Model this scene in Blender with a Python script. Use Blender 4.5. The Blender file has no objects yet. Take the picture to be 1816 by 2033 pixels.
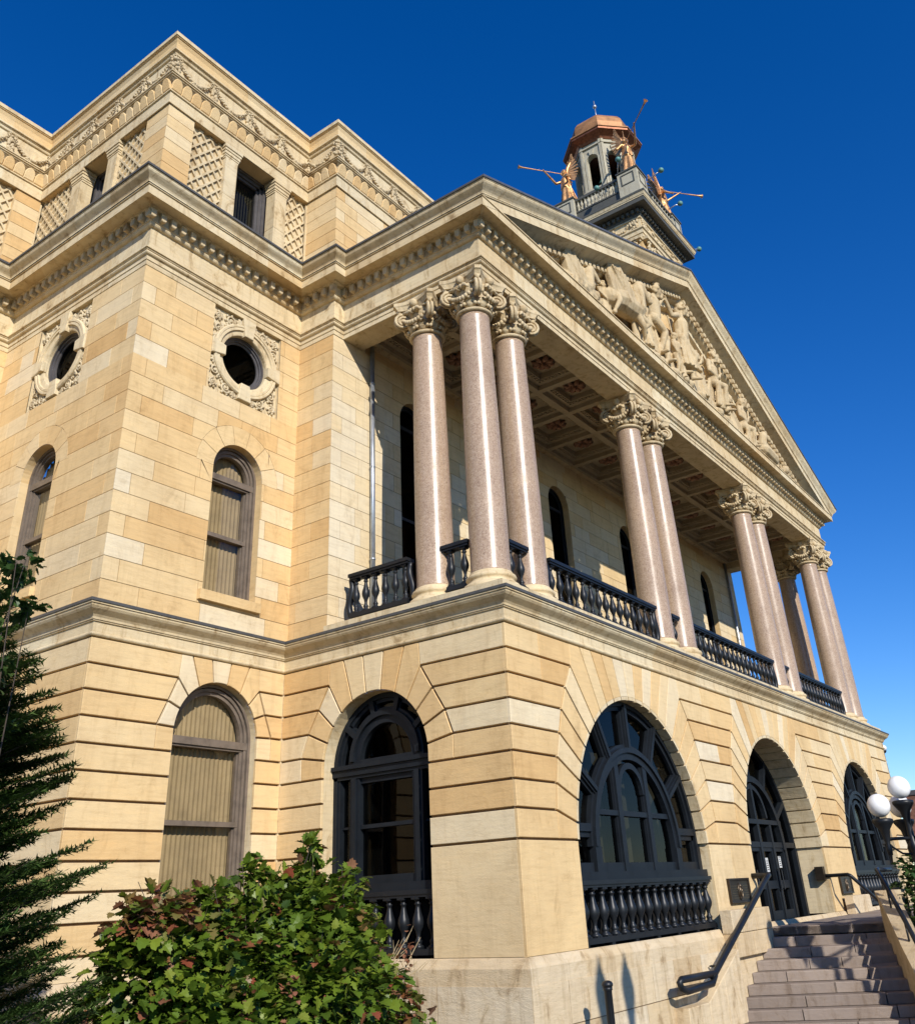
import bpy, bmesh, math, random
from mathutils import Vector, Matrix
R = math.radians
rnd = random.Random(7)
scene = bpy.context.scene
COL = scene.collection

# ------------------------------------------------------------ camera
CAMP = Vector((-13.867, -9.030, -4.535))
YAW, PIT, ROL, FPX, PPX, PPY = 0.958960, 0.489014, -0.054591, 1787.5, 917.02, 831.19
_fw = Vector((math.sin(YAW)*math.cos(PIT), math.cos(YAW)*math.cos(PIT), math.sin(PIT)))
_rt = Vector((math.cos(YAW), -math.sin(YAW), 0)); _up = _rt.cross(_fw)
_r2 = _rt*math.cos(ROL)+_up*math.sin(ROL); _u2 = -_rt*math.sin(ROL)+_up*math.cos(ROL)
cd = bpy.data.cameras.new('camera'); cam = bpy.data.objects.new('camera', cd); COL.objects.link(cam)
m = Matrix.Identity(4)
for i in range(3):
    m[i][0] = _r2[i]; m[i][1] = _u2[i]; m[i][2] = -_fw[i]; m[i][3] = CAMP[i]
cam.matrix_world = m
cd.sensor_fit = 'HORIZONTAL'; cd.sensor_width = 36.0
cd.lens = FPX/1816*36.0
cd.shift_x = -(PPX-908)/1816; cd.shift_y = -(1016.5-PPY)/1816
cd.clip_start = 0.1; cd.clip_end = 2000
scene.camera = cam

# ------------------------------------------------------------ light
SUN_EL = R(28.5); SUN_V = Vector((-0.552*math.cos(SUN_EL), -0.834*math.cos(SUN_EL), math.sin(SUN_EL))).normalized()
w = bpy.data.worlds.new('World'); scene.world = w; w.use_nodes = True
nt = w.node_tree; nt.nodes.clear()
sky = nt.nodes.new('ShaderNodeTexSky'); sky.sky_type = 'NISHITA'; sky.sun_disc = False
sky.sun_elevation = SUN_EL; sky.sun_rotation = math.atan2(SUN_V.x, SUN_V.y)
sky.air_density = 1.0; sky.dust_density = 0.0; sky.ozone_density = 5.0; sky.altitude = 300
hs = nt.nodes.new('ShaderNodeHueSaturation'); hs.inputs['Saturation'].default_value = 1.29; hs.inputs['Hue'].default_value = 0.5135
bg = nt.nodes.new('ShaderNodeBackground'); bg.inputs['Strength'].default_value = 0.15
wo = nt.nodes.new('ShaderNodeOutputWorld')
nt.links.new(sky.outputs[0], hs.inputs['Color']); nt.links.new(hs.outputs[0], bg.inputs['Color']); nt.links.new(bg.outputs[0], wo.inputs['Surface'])
sl = bpy.data.lights.new('sun', 'SUN'); sl.energy = 5.0; sl.angle = R(0.53); sl.color = (1.0, 0.945, 0.86)
so = bpy.data.objects.new('sun', sl); COL.objects.link(so)
so.rotation_euler = SUN_V.to_track_quat('Z', 'Y').to_euler()
scene.view_settings.view_transform = 'Standard'; scene.view_settings.look = 'None'
scene.view_settings.exposure = 0.08; scene.view_settings.gamma = 1.0
scene.cycles.caustics_reflective = False; scene.cycles.max_bounces = 8; scene.cycles.transparent_max_bounces = 12

# ------------------------------------------------------------ materials
def newmat(name):
    mt = bpy.data.materials.new(name); mt.use_nodes = True
    n = mt.node_tree; n.nodes.clear()
    out = n.nodes.new('ShaderNodeOutputMaterial'); b = n.nodes.new('ShaderNodeBsdfPrincipled')
    n.links.new(b.outputs[0], out.inputs['Surface'])
    return mt, n, b, out
def nd(n, typ, **kw):
    o = n.nodes.new(typ)
    for k, v in kw.items():
        if k in o.inputs: o.inputs[k].default_value = v
        else: setattr(o, k, v)
    return o
def mixc(n, blend, fac, a, b):
    x = n.nodes.new('ShaderNodeMix'); x.data_type = 'RGBA'; x.blend_type = blend
    for i, v in ((0, fac), (6, a), (7, b)):
        if isinstance(v, (int, float, tuple)): x.inputs[i].default_value = v
        else: n.links.new(v, x.inputs[i])
    return x.outputs[2]
def ramp(n, src, stops):
    r = n.nodes.new('ShaderNodeValToRGB'); e = r.color_ramp.elements
    while len(e) < len(stops): e.new(0.5)
    for q, (p, c) in zip(e, stops): q.position = p; q.color = c if len(c) == 4 else (*c, 1)
    n.links.new(src, r.inputs[0]); return r.outputs[0]
def coords(n, scale=(1, 1, 1)):
    tc = n.nodes.new('ShaderNodeNewGeometry'); mp = n.nodes.new('ShaderNodeMapping')
    mp.inputs['Scale'].default_value = scale
    n.links.new(tc.outputs['Position'], mp.inputs[0]); return mp.outputs[0]
def stone(name, stops, streak=0.35, stain=0.3, rough=0.85, bump=0.25, grain=70, pale=0.0):
    mt, n, b, out = newmat(name)
    at = nd(n, 'ShaderNodeAttribute', attribute_name='tone')
    c = ramp(n, at.outputs['Fac'], stops)
    # bedding streaks (stretched noise), soft mottling, small dark stains
    s = nd(n, 'ShaderNodeTexNoise', Scale=1.6, Detail=6.0, Roughness=0.62); n.links.new(coords(n, (1, 1, 9)), s.inputs['Vector'])
    c = mixc(n, 'MULTIPLY', streak, c, ramp(n, s.outputs[0], [(0.30, (0.72, 0.66, 0.58)), (0.5, (1, 1, 1)), (0.72, (1.16, 1.10, 1.0))]))
    s2 = nd(n, 'ShaderNodeTexNoise', Scale=0.55, Detail=5.0, Roughness=0.6, Distortion=0.6); n.links.new(coords(n), s2.inputs['Vector'])
    c = mixc(n, 'MULTIPLY', 0.5, c, ramp(n, s2.outputs[0], [(0.32, (0.80, 0.76, 0.72)), (0.55, (1, 1, 1)), (0.75, (1.10, 1.06, 1.0))]))
    s3 = nd(n, 'ShaderNodeTexNoise', Scale=2.3, Detail=8.0, Roughness=0.7, Distortion=1.2); n.links.new(coords(n, (1, 1, 0.55)), s3.inputs['Vector'])
    c = mixc(n, 'MULTIPLY', stain, c, ramp(n, s3.outputs[0], [(0.33, (0.50, 0.42, 0.33)), (0.42, (0.9, 0.86, 0.8)), (0.5, (1, 1, 1))]))
    s4 = nd(n, 'ShaderNodeTexNoise', Scale=1.0, Detail=6.0, Roughness=0.65); n.links.new(coords(n, (5, 5, 0.45)), s4.inputs['Vector'])
    c = mixc(n, 'MULTIPLY', stain*0.6, c, ramp(n, s4.outputs[0], [(0.36, (0.66, 0.60, 0.52)), (0.47, (1, 1, 1)), (0.66, (1.06, 1.04, 1.0))]))
    n.links.new(c, b.inputs['Base Color'])
    g = nd(n, 'ShaderNodeTexNoise', Scale=float(grain), Detail=3.0); n.links.new(coords(n), g.inputs['Vector'])
    g2 = nd(n, 'ShaderNodeTexNoise', Scale=7.0, Detail=6.0, Roughness=0.7); n.links.new(coords(n, (1, 1, 2.5)), g2.inputs['Vector'])
    ad = nd(n, 'ShaderNodeMath', operation='MULTIPLY_ADD'); n.links.new(g2.outputs[0], ad.inputs[0]); ad.inputs[1].default_value = 2.2; n.links.new(g.outputs[0], ad.inputs[2])
    bp = nd(n, 'ShaderNodeBump', Strength=bump, Distance=0.02); n.links.new(ad.outputs[0], bp.inputs['Height']); n.links.new(bp.outputs[0], b.inputs['Normal'])
    b.inputs['Roughness'].default_value = rough; b.inputs['Specular IOR Level'].default_value = 0.25
    return mt
def plain(name, col, rough=0.6, metal=0.0, var=0.15, scale=6.0, bump=0.0, spec=0.5):
    mt, n, b, out = newmat(name)
    s = nd(n, 'ShaderNodeTexNoise', Scale=scale, Detail=6.0, Roughness=0.65); n.links.new(coords(n), s.inputs['Vector'])
    lo = tuple(max(0, x*(1-var*1.6)) for x in col); hi = tuple(min(1, x*(1+var)) for x in col)
    n.links.new(ramp(n, s.outputs[0], [(0.3, lo), (0.5, col), (0.7, hi)]), b.inputs['Base Color'])
    b.inputs['Roughness'].default_value = rough; b.inputs['Metallic'].default_value = metal; b.inputs['Specular IOR Level'].default_value = spec
    if bump:
        bp = nd(n, 'ShaderNodeBump', Strength=bump, Distance=0.02); n.links.new(s.outputs[0], bp.inputs['Height']); n.links.new(bp.outputs[0], b.inputs['Normal'])
    return mt
M = {}
M['block'] = stone('sandstone_blocks', [(0.0, (0.72, 0.63, 0.46)), (0.2, (0.71, 0.57, 0.35)), (0.45, (0.69, 0.505, 0.262)), (0.72, (0.65, 0.43, 0.195)), (1.0, (0.56, 0.35, 0.145))])
M['trim'] = stone('sandstone_trim', [(0.0, (0.70, 0.62, 0.44)), (0.5, (0.64, 0.52, 0.325)), (1.0, (0.55, 0.40, 0.21))], streak=0.4, stain=0.85)
M['carved'] = stone('carved_stone', [(0.0, (0.64, 0.55, 0.38)), (0.5, (0.56, 0.45, 0.28)), (1.0, (0.48, 0.36, 0.20))], streak=0.1, stain=0.95, bump=0.35, grain=40)
M['mortar'] = plain('dark_joint', (0.20, 0.135, 0.075), 0.95, spec=0.1)
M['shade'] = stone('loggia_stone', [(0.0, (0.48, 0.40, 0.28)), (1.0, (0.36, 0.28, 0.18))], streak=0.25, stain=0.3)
M['plinth'] = stone('plinth_stone', [(0.0, (0.66, 0.56, 0.40)), (0.5, (0.62, 0.49, 0.31)), (1.0, (0.52, 0.39, 0.23))], streak=0.35, stain=0.75, bump=0.45)
M['lead'] = plain('lead_flashing', (0.075, 0.073, 0.070), 0.6, 0.0, spec=0.4)
M['roof'] = plain('standing_seam_roof', (0.16, 0.165, 0.175), 0.5, 0.5)
M['iron'] = plain('black_painted_iron', (0.010, 0.012, 0.015), 0.42, 0.0, var=0.25, scale=3, spec=.35)
M['ironframe'] = plain('slate_painted_frame', (0.010, 0.013, 0.017), 0.5, 0.0, var=0.2, scale=3, spec=.25)
M['brownframe'] = plain('brown_painted_frame', (0.16, 0.125, 0.095), 0.45, 0.0, var=0.2, scale=5)
M['greyframe'] = plain('grey_painted_frame', (0.085, 0.078, 0.078), 0.4)
M['dark'] = plain('dark_interior', (0.012, 0.011, 0.010), 0.9, spec=0.1)
M['room'] = plain('curtain_cloth', (0.16, 0.13, 0.085), 0.9, spec=0.1)
M['blind'] = plain('vertical_blind', (0.34, 0.255, 0.135), 0.8, var=0.16, scale=1.5)
M['pipe'] = plain('galvanised_pipe', (0.42, 0.45, 0.48), 0.35, 0.7)
M['copper'] = plain('copper_sheet', (0.38, 0.185, 0.075), 0.6, 0.3, var=0.3, scale=1.6)
M['gilt'] = plain('gilded_copper', (0.62, 0.33, 0.135), 0.42, 0.6, var=0.35, scale=4, bump=0.3)
M['copperdark'] = plain('brown_copper_eave', (0.26, 0.10, 0.05), 0.4, 0.6, var=0.3)
M['towerstone'] = stone('painted_tower', [(0.0, (0.47, 0.44, 0.34)), (0.5, (0.39, 0.36, 0.27)), (1.0, (0.30, 0.27, 0.20))], streak=0.1, stain=0.55)
M['towergrey'] = plain('grey_green_cornice', (0.080, 0.079, 0.066), 0.6)
M['verdigris'] = plain('verdigris_bell', (0.10, 0.24, 0.21), 0.6, 0.2)
M['rosette'] = plain('painted_rosette', (0.30, 0.155, 0.095), 0.8)
M['globe'] = plain('white_glass_globe', (0.85, 0.85, 0.84), 0.25, var=0.02)
M['whiteplastic'] = plain('white_plastic', (0.75, 0.75, 0.75), 0.35, var=0.05)
M['bronze'] = plain('bronze_plaque', (0.055, 0.042, 0.030), 0.4, 0.7)
M['bronzepale'] = plain('bronze_relief', (0.16, 0.12, 0.08), 0.35, 0.8)  # paler bronze for the raised emblem and lettering
M['paper'] = plain('paper_notice', (0.55, 0.55, 0.52), 0.7, var=0.05)
M['granite_step'] = stone('granite_steps', [(0.0, (0.34, 0.275, 0.225)), (1.0, (0.22, 0.178, 0.148))], streak=0.15, stain=0.6, grain=120, bump=0.5)
M['brickwall'] = plain('brown_brick', (0.20, 0.085, 0.05), 0.85, var=0.35, scale=3)
M['bark'] = plain('bark', (0.055, 0.04, 0.027), 0.9, var=0.4, scale=14, bump=0.6)
M['pave'] = plain('asphalt_and_lawn', (0.085, 0.085, 0.07), 0.9, var=0.12, scale=2)
M['soil'] = plain('mulch', (0.06, 0.045, 0.03), 0.95, var=0.5, scale=20, bump=0.6)

def granite():
    mt, n, b, out = newmat('polished_pink_granite')
    v = nd(n, 'ShaderNodeTexVoronoi', Scale=48.0); n.links.new(coords(n), v.inputs['Vector'])
    c = ramp(n, v.outputs['Color'], [(0.0, (0.21, 0.14, 0.09)), (0.3, (0.355, 0.245, 0.162)), (0.6, (0.41, 0.295, 0.20)), (1.0, (0.50, 0.385, 0.28))])
    s = nd(n, 'ShaderNodeTexNoise', Scale=0.8, Detail=5.0, Distortion=0.8); n.links.new(coords(n), s.inputs['Vector'])
    c = mixc(n, 'MULTIPLY', 0.6, c, ramp(n, s.outputs[0], [(0.3, (0.78, 0.74, 0.72)), (0.5, (1, 1, 1)), (0.72, (1.12, 1.08, 1.04))]))
    n.links.new(c, b.inputs['Base Color']); b.inputs['Roughness'].default_value = 0.16
    s2 = nd(n, 'ShaderNodeTexNoise', Scale=3.0, Detail=4.0); n.links.new(coords(n), s2.inputs['Vector'])
    n.links.new(ramp(n, s2.outputs[0], [(0.35, (0.24, 0.24, 0.24)), (0.7, (0.42, 0.42, 0.42))]), b.inputs['Roughness'])
    return mt
M['granite'] = granite()
def glass(name, tint, gl=1.0):
    mt, n, b, out = newmat(name); n.nodes.remove(b)
    t = nd(n, 'ShaderNodeBsdfTransparent', Color=(*tint, 1)); g = nd(n, 'ShaderNodeBsdfGlossy', Color=(gl, gl, gl, 1), Roughness=0.02)
    lw = nd(n, 'ShaderNodeLayerWeight', Blend=0.5); pw = nd(n, 'ShaderNodeMath', operation='POWER'); n.links.new(lw.outputs['Facing'], pw.inputs[0]); pw.inputs[1].default_value = 4.0
    f = nd(n, 'ShaderNodeMath', operation='MULTIPLY_ADD'); n.links.new(pw.outputs[0], f.inputs[0]); f.inputs[1].default_value = 0.9; f.inputs[2].default_value = 0.045; mx = nd(n, 'ShaderNodeMixShader')
    s = nd(n, 'ShaderNodeTexNoise', Scale=0.9, Detail=2.0); n.links.new(coords(n), s.inputs['Vector'])
    bp = nd(n, 'ShaderNodeBump', Strength=0.05, Distance=0.05); n.links.new(s.outputs[0], bp.inputs['Height']); n.links.new(bp.outputs[0], g.inputs['Normal'])
    n.links.new(f.outputs[0], mx.inputs[0]); n.links.new(t.outputs[0], mx.inputs[1]); n.links.new(g.outputs[0], mx.inputs[2])
    n.links.new(mx.outputs[0], out.inputs['Surface']); return mt
M['glass'] = glass('window_glass', (0.90, 0.89, 0.86), .8); M['glassblack'] = glass('dark_glass', (0.30, 0.32, 0.32), .12); M['glassdark'] = glass('tinted_glass', (0.35, 0.38, 0.38), .38)
def leafmat(name, stops, rough=0.45):
    mt, n, b, out = newmat(name)
    at = nd(n, 'ShaderNodeAttribute', attribute_name='tone')
    c = ramp(n, at.outputs['Fac'], stops); n.links.new(c, b.inputs['Base Color']); b.inputs['Roughness'].default_value = rough
    b.inputs['Specular IOR Level'].default_value = 0.35
    tr = nd(n, 'ShaderNodeBsdfTranslucent'); n.links.new(c, tr.inputs['Color']); mx = nd(n, 'ShaderNodeMixShader'); mx.inputs[0].default_value = 0.22
    n.links.new(b.outputs[0], mx.inputs[1]); n.links.new(tr.outputs[0], mx.inputs[2]); n.links.new(mx.outputs[0], out.inputs['Surface']); return mt
M['leaf'] = leafmat('lobed_leaves', [(0.0, (0.03, 0.06, 0.008)), (0.45, (0.095, 0.155, 0.013)), (0.78, (0.20, 0.255, 0.025)), (0.86, (0.16, 0.15, 0.04)), (0.93, (0.24, 0.06, 0.03)), (1.0, (0.30, 0.16, 0.09))])
M['needle'] = leafmat('conifer_needles', [(0.0, (0.012, 0.030, 0.006)), (0.6, (0.042, 0.085, 0.016)), (1.0, (0.095, 0.15, 0.030))], 0.6)
M['leaf2'] = leafmat('small_glossy_leaves', [(0.0, (0.02, 0.05, 0.012)), (0.6, (0.05, 0.10, 0.02)), (1.0, (0.10, 0.16, 0.04))])

# ------------------------------------------------------------ mesh builder
class MB:
    def __init__(s): s.v = []; s.f = []; s.t = []; s.sm = []; s.mi = []; s.tone = 0.5; s.smooth = False; s.m = 0
    def vert(s, p): s.v.append((p[0], p[1], p[2])); return len(s.v)-1
    def face(s, idx, tone=None):
        s.f.append(tuple(idx)); s.t.append(s.tone if tone is None else tone); s.sm.append(s.smooth); s.mi.append(s.m)
    def poly(s, pts, tone=None): s.face([s.vert(p) for p in pts], tone)
    def box(s, a, b):
        x0, y0, z0 = a; x1, y1, z1 = b
        i = [s.vert(p) for p in ((x0,y0,z0),(x1,y0,z0),(x1,y1,z0),(x0,y1,z0),(x0,y0,z1),(x1,y0,z1),(x1,y1,z1),(x0,y1,z1))]
        for q in ((0,3,2,1),(4,5,6,7),(0,1,5,4),(1,2,6,5),(2,3,7,6),(3,0,4,7)): s.face([i[k] for k in q])
    def rings(s, rs, close=True, caps=True):
        ids = [[s.vert(p) for p in r] for r in rs]; k = len(rs[0])
        for a, b in zip(ids, ids[1:]):
            for j in range(k if close else k-1): s.face((a[j], a[(j+1) % k], b[(j+1) % k], b[j]))
        if caps and close: s.face(ids[0][::-1]); s.face(ids[-1])
    def lathe(s, prof, c, seg=24, axis=None, caps=True):
        c = Vector(c); q = Vector((0, 0, 1)).rotation_difference(Vector(axis).normalized()) if axis is not None else None
        rs = []
        for r, z in prof:
            ring = []
            for k in range(seg):
                a = 2*math.pi*k/seg; p = Vector((r*math.cos(a), r*math.sin(a), z))
                if q: p = q @ p
                ring.append(c+p)
            rs.append(ring)
        s.rings(rs, True, caps)
    def tube(s, pts, r, seg=8, caps=True):
        pts = [Vector(p) for p in pts]; n = len(pts); rs = []
        rr = r if isinstance(r, (list, tuple)) else [r]*n
        t0 = (pts[1]-pts[0]).normalized(); u = t0.orthogonal().normalized()
        for i, p in enumerate(pts):
            t = ((pts[min(i+1, n-1)]-pts[max(i-1, 0)])).normalized()
            u = (u - t*u.dot(t)); u = u.normalized() if u.length > 1e-6 else t.orthogonal().normalized(); v = t.cross(u)
            rs.append([p+(u*math.cos(2*math.pi*k/seg)+v*math.sin(2*math.pi*k/seg))*rr[i] for k in range(seg)])
        s.rings(rs, True, caps)
    def sphere(s, c, r, seg=12, rg=8, sq=(1, 1, 1)):
        rs = []
        for i in range(rg+1):
            a = math.pi*i/rg; z = -math.cos(a); q = max(1e-3, math.sin(a))
            rs.append([(c[0]+r*sq[0]*q*math.cos(2*math.pi*k/seg), c[1]+r*sq[1]*q*math.sin(2*math.pi*k/seg), c[2]+r*sq[2]*z) for k in range(seg)])
        s.rings(rs, True, True)
    def capsule(s, p, r0, q, r1, seg=10):
        p = Vector(p); q = Vector(q); t = (q-p); L = max(t.length, 1e-4); t = t/L
        pts = [p-t*r0*0.98, p-t*r0*0.7, p, q, q+t*r1*0.7, q+t*r1*0.98]; s.tube(pts, [r0*0.15, r0*0.71, r0, r1, r1*0.71, r1*0.15], seg)
W = {}
def add(name, mb, mat, parent=None, origin=(0, 0, 0)):
    me = bpy.data.meshes.new(name); o3 = Vector(origin)
    me.from_pydata([(x-o3.x, y-o3.y, z-o3.z) for x, y, z in mb.v], [], mb.f)
    me.polygons.foreach_set('use_smooth', mb.sm)
    at = me.attributes.new('tone', 'FLOAT', 'FACE'); at.data.foreach_set('value', mb.t)
    mats = mat if isinstance(mat, (list, tuple)) else [mat]
    for x in mats: me.materials.append(M[x] if isinstance(x, str) else x)
    if len(mats) > 1: me.polygons.foreach_set('material_index', mb.mi)
    me.update()
    o = bpy.data.objects.new(name, me); COL.objects.link(o)
    if parent: o.parent = parent; o.location = o3-W[parent.name]
    else: o.location = o3
    W[o.name] = o3.copy(); return o
def empty(name, loc, label, cat, group=None):
    o = bpy.data.objects.new(name, None); COL.objects.link(o); o.location = loc; o.empty_display_size = 0.3
    W[o.name] = Vector(loc); tag(o, label, cat, group); return o
def tag(o, label=None, cat=None, group=None, kind=None):
    if label: o['label'] = label
    if cat: o['category'] = cat
    if group: o['group'] = group
    if kind: o['kind'] = kind
    return o
def dup(src, origin, parent=None, rotz=None):
    o = src.copy(); COL.objects.link(o); par = parent if parent is not None else src.parent
    o.parent = par; d = Vector(origin)
    o.location = d-W[par.name] if par else d
    if rotz is not None: o.rotation_euler = (0, 0, rotz)
    W[o.name] = d.copy()
    for ch in list(src.children):
        c = ch.copy(); COL.objects.link(c); c.parent = o; W[c.name] = d+(W[ch.name]-W[src.name])
        for g in ch.children:
            e = g.copy(); COL.objects.link(e); e.parent = c; W[e.name] = W[c.name]+(W[g.name]-W[ch.name])
    return o
def fuse(name, mb, mat, voxel, parent=None, origin=(0, 0, 0), smooth=1, tone=0.4):
    me = bpy.data.meshes.new('t'); me.from_pydata(mb.v, [], mb.f); o = bpy.data.objects.new('t', me); COL.objects.link(o)
    r = o.modifiers.new('r', 'REMESH'); r.mode = 'VOXEL'; r.voxel_size = voxel
    if smooth:
        s = o.modifiers.new('s', 'SMOOTH'); s.factor = 0.5; s.iterations = smooth
    dg = bpy.context.evaluated_depsgraph_get(); m2 = bpy.data.meshes.new_from_object(o.evaluated_get(dg))
    b = MB(); b.v = [tuple(v.co) for v in m2.vertices]; b.f = [tuple(p.vertices) for p in m2.polygons]
    b.t = [tone]*len(b.f); b.sm = [True]*len(b.f); b.mi = [0]*len(b.f)
    bpy.data.objects.remove(o); bpy.data.meshes.remove(me); bpy.data.meshes.remove(m2)
    return add(name, b, mat, parent, origin)

# wall frames: 'A' faces -Y at y=c (s = x);  'B' faces -X at x=c (s = y)
def fr(kind, c):
    if kind == 'A': return lambda s, z, d: (s, c-d, z)
    return lambda s, z, d: (c-d, s, z)
def area(p): return 0.5*sum(a[0]*b[1]-b[0]*a[1] for a, b in zip(p, p[1:]+p[:1]))
def clean(p):
    o = []
    for q in p:
        if not o or math.hypot(q[0]-o[-1][0], q[1]-o[-1][1]) > 1e-4: o.append(q)
    if len(o) > 1 and math.hypot(o[0][0]-o[-1][0], o[0][1]-o[-1][1]) < 1e-4: o.pop()
    return o
def offset(p, df):
    n = len(p); L = []
    for i in range(n):
        a, b = p[i], p[(i+1) % n]; dx, dy = b[0]-a[0], b[1]-a[1]; l = math.hypot(dx, dy); nx, ny = -dy/l, dx/l; d = df(a, b)
        L.append((nx, ny, nx*a[0]+ny*a[1]+d))
    out = []
    for i in range(n):
        a, b = L[i-1], L[i]; det = a[0]*b[1]-a[1]*b[0]
        if abs(det) < 0.15: dd = (b[2]-(b[0]*p[i][0]+b[1]*p[i][1])); out.append((p[i][0]+b[0]*dd, p[i][1]+b[1]*dd))
        else: out.append(((a[2]*b[1]-b[2]*a[1])/det, (a[0]*b[2]-b[0]*a[2])/det))
    return out
def flip(F): # is the (s,z) plane left-handed when seen from outside?
    a = Vector(F(1, 0, 0))-Vector(F(0, 0, 0)); b = Vector(F(0, 1, 0))-Vector(F(0, 0, 0)); c = Vector(F(0, 0, 1))-Vector(F(0, 0, 0))
    return a.cross(b).dot(c) < 0
def prism(mb, F, p, d0, d1, ch=0.0, tone=None, back=False):
    p = clean(p)
    if len(p) < 3: return
    if area(p) < 0: p = p[::-1]
    fl = flip(F); n = len(p)
    lo = [mb.vert(F(a, b, d0)) for a, b in p]
    if ch:
        q = offset(p, lambda a, b: ch); mid = [mb.vert(F(a, b, d1-ch)) for a, b in p]; hi = [mb.vert(F(a, b, d1)) for a, b in q]; st = [lo, mid, hi]
    else: hi = [mb.vert(F(a, b, d1)) for a, b in p]; st = [lo, hi]
    for A_, B_ in zip(st, st[1:]):
        for j in range(n):
            f = (A_[j], A_[(j+1) % n], B_[(j+1) % n], B_[j]); mb.face(f[::-1] if fl else f, tone)
    mb.face(hi[::-1] if fl else hi, tone)
    if back: mb.face(lo if fl else lo[::-1], tone)
def btone(r=rnd):
    x = r.random()
    if x < 0.08: return r.uniform(0.05, 0.22)
    return min(1, max(0, r.gauss(0.47, 0.145)))
# ------------------------------------------------------------ masonry
def block(mb, mo, F, p, gh, gv, depth, free, ch=0.0, tone=None):
    """one dressed stone: polygon p in the wall plane, joint half-widths gh (bed) / gv (vertical); free(a,b)=True where no joint"""
    p = clean(p)
    if len(p) < 3 or abs(area(p)) < 1e-3: return
    if area(p) < 0: p = p[::-1]
    def df(a, b):
        if free(a, b): return 0.0
        dx, dz = abs(b[0]-a[0]), abs(b[1]-a[1])
        return gv if dz > dx*6 else gh
    q = offset(p, df)
    if area(q) < 1e-3: return
    fl = flip(F); mo.poly([F(a, b, -depth) for a, b in (p[::-1] if fl else p)], 0.5)
    prism(mb, F, q, -depth, 0.0, ch, btone() if tone is None else tone)
def arcpts(c, zs, r, a0, a1, n=6):
    return [(c+r*math.cos(a0+(a1-a0)*i/n), zs+r*math.sin(a0+(a1-a0)*i/n)) for i in range(n+1)]
class Arch:
    """rusticated arch: K = joint kinks (dx,z), Pz = joint heights on the arch, wed = wedge joints (dx at arch, dx at top)"""
    def __init__(s, c, zs, r, K, Pz, wed, ztop=-0.03):
        s.c, s.zs, s.r, s.K, s.wed, s.ztop = c, zs, r, K, wed, ztop
        s.P = [(math.sqrt(max(0, r*r-(z-zs)**2)) if z > zs else r, z) for z in Pz]
    def free(s, a, b):
        def on(q): return abs(math.hypot(q[0]-s.c, q[1]-s.zs)-s.r) < 0.02 or (q[1] <= s.zs+0.01 and abs(abs(q[0]-s.c)-s.r) < 0.01)
        return on(a) and on(b)
    def stones(s, mb, mo, F, gh, gv, dep, ch, fr_):
        c, zs, r = s.c, s.zs, s.r; free = lambda a, b: s.free(a, b) or fr_(a, b)
        ws = [(dx, t) for dx, t in s.wed]
        for (d0, t0), (d1, t1) in zip(ws, ws[1:]):
            a0 = math.acos(max(-1, min(1, d0/r))); a1 = math.acos(max(-1, min(1, d1/r)))
            block(mb, mo, F, [(c+t0, s.ztop)]+arcpts(c, zs, r, a0, a1, 4)+[(c+t1, s.ztop)], gh*0.7, gh*0.7, dep, free, ch)
        K1, P1 = s.K[0], s.P[0]
        for sg in (-1, 1):
            X = lambda d: c+sg*d
            a0 = math.acos(ws[-1][0]/r); a1 = math.asin((P1[1]-zs)/r)
            arc = [(X(r*math.cos(a)), zs+r*math.sin(a)) for a in [a0+(a1-a0)*i/4 for i in range(5)]]
            block(mb, mo, F, [(X(ws[-1][1]), s.ztop)]+arc+[(X(K1[0]), K1[1]), (X(K1[0]-0.03), s.ztop)], gh*0.7, gv, dep, free, ch)
            for k in range(1, len(s.K)):
                (kx0, kz0), (kx1, kz1) = s.K[k-1], s.K[k]; (p0, q0), (p1, q1) = s.P[k-1], s.P[k]
                b0 = math.asin(min(1, max(0, (q0-zs)/r))); b1 = math.asin(min(1, max(0, (q1-zs)/r)))
                arc = [(X(r*math.cos(b)), zs+r*math.sin(b)) for b in [b0+(b1-b0)*i/4 for i in range(5)]]
                if q1 < zs: arc += [(X(r), q1)]
                block(mb, mo, F, [(X(kx0), kz0)]+arc+[(X(kx1), kz1)], gh, gv, dep, free, ch)
def hsplit(s0, s1, L=1.5):
    if s1-s0 < L*1.3: return [s0, s1]
    n = max(1, round((s1-s0)/L)); w_ = [rnd.uniform(0.6, 1.4) for _ in range(n)]; t = sum(w_); o = [s0]
    for x in w_: o.append(o[-1]+(s1-s0)*x/t)
    o[-1] = s1; return o
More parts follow.
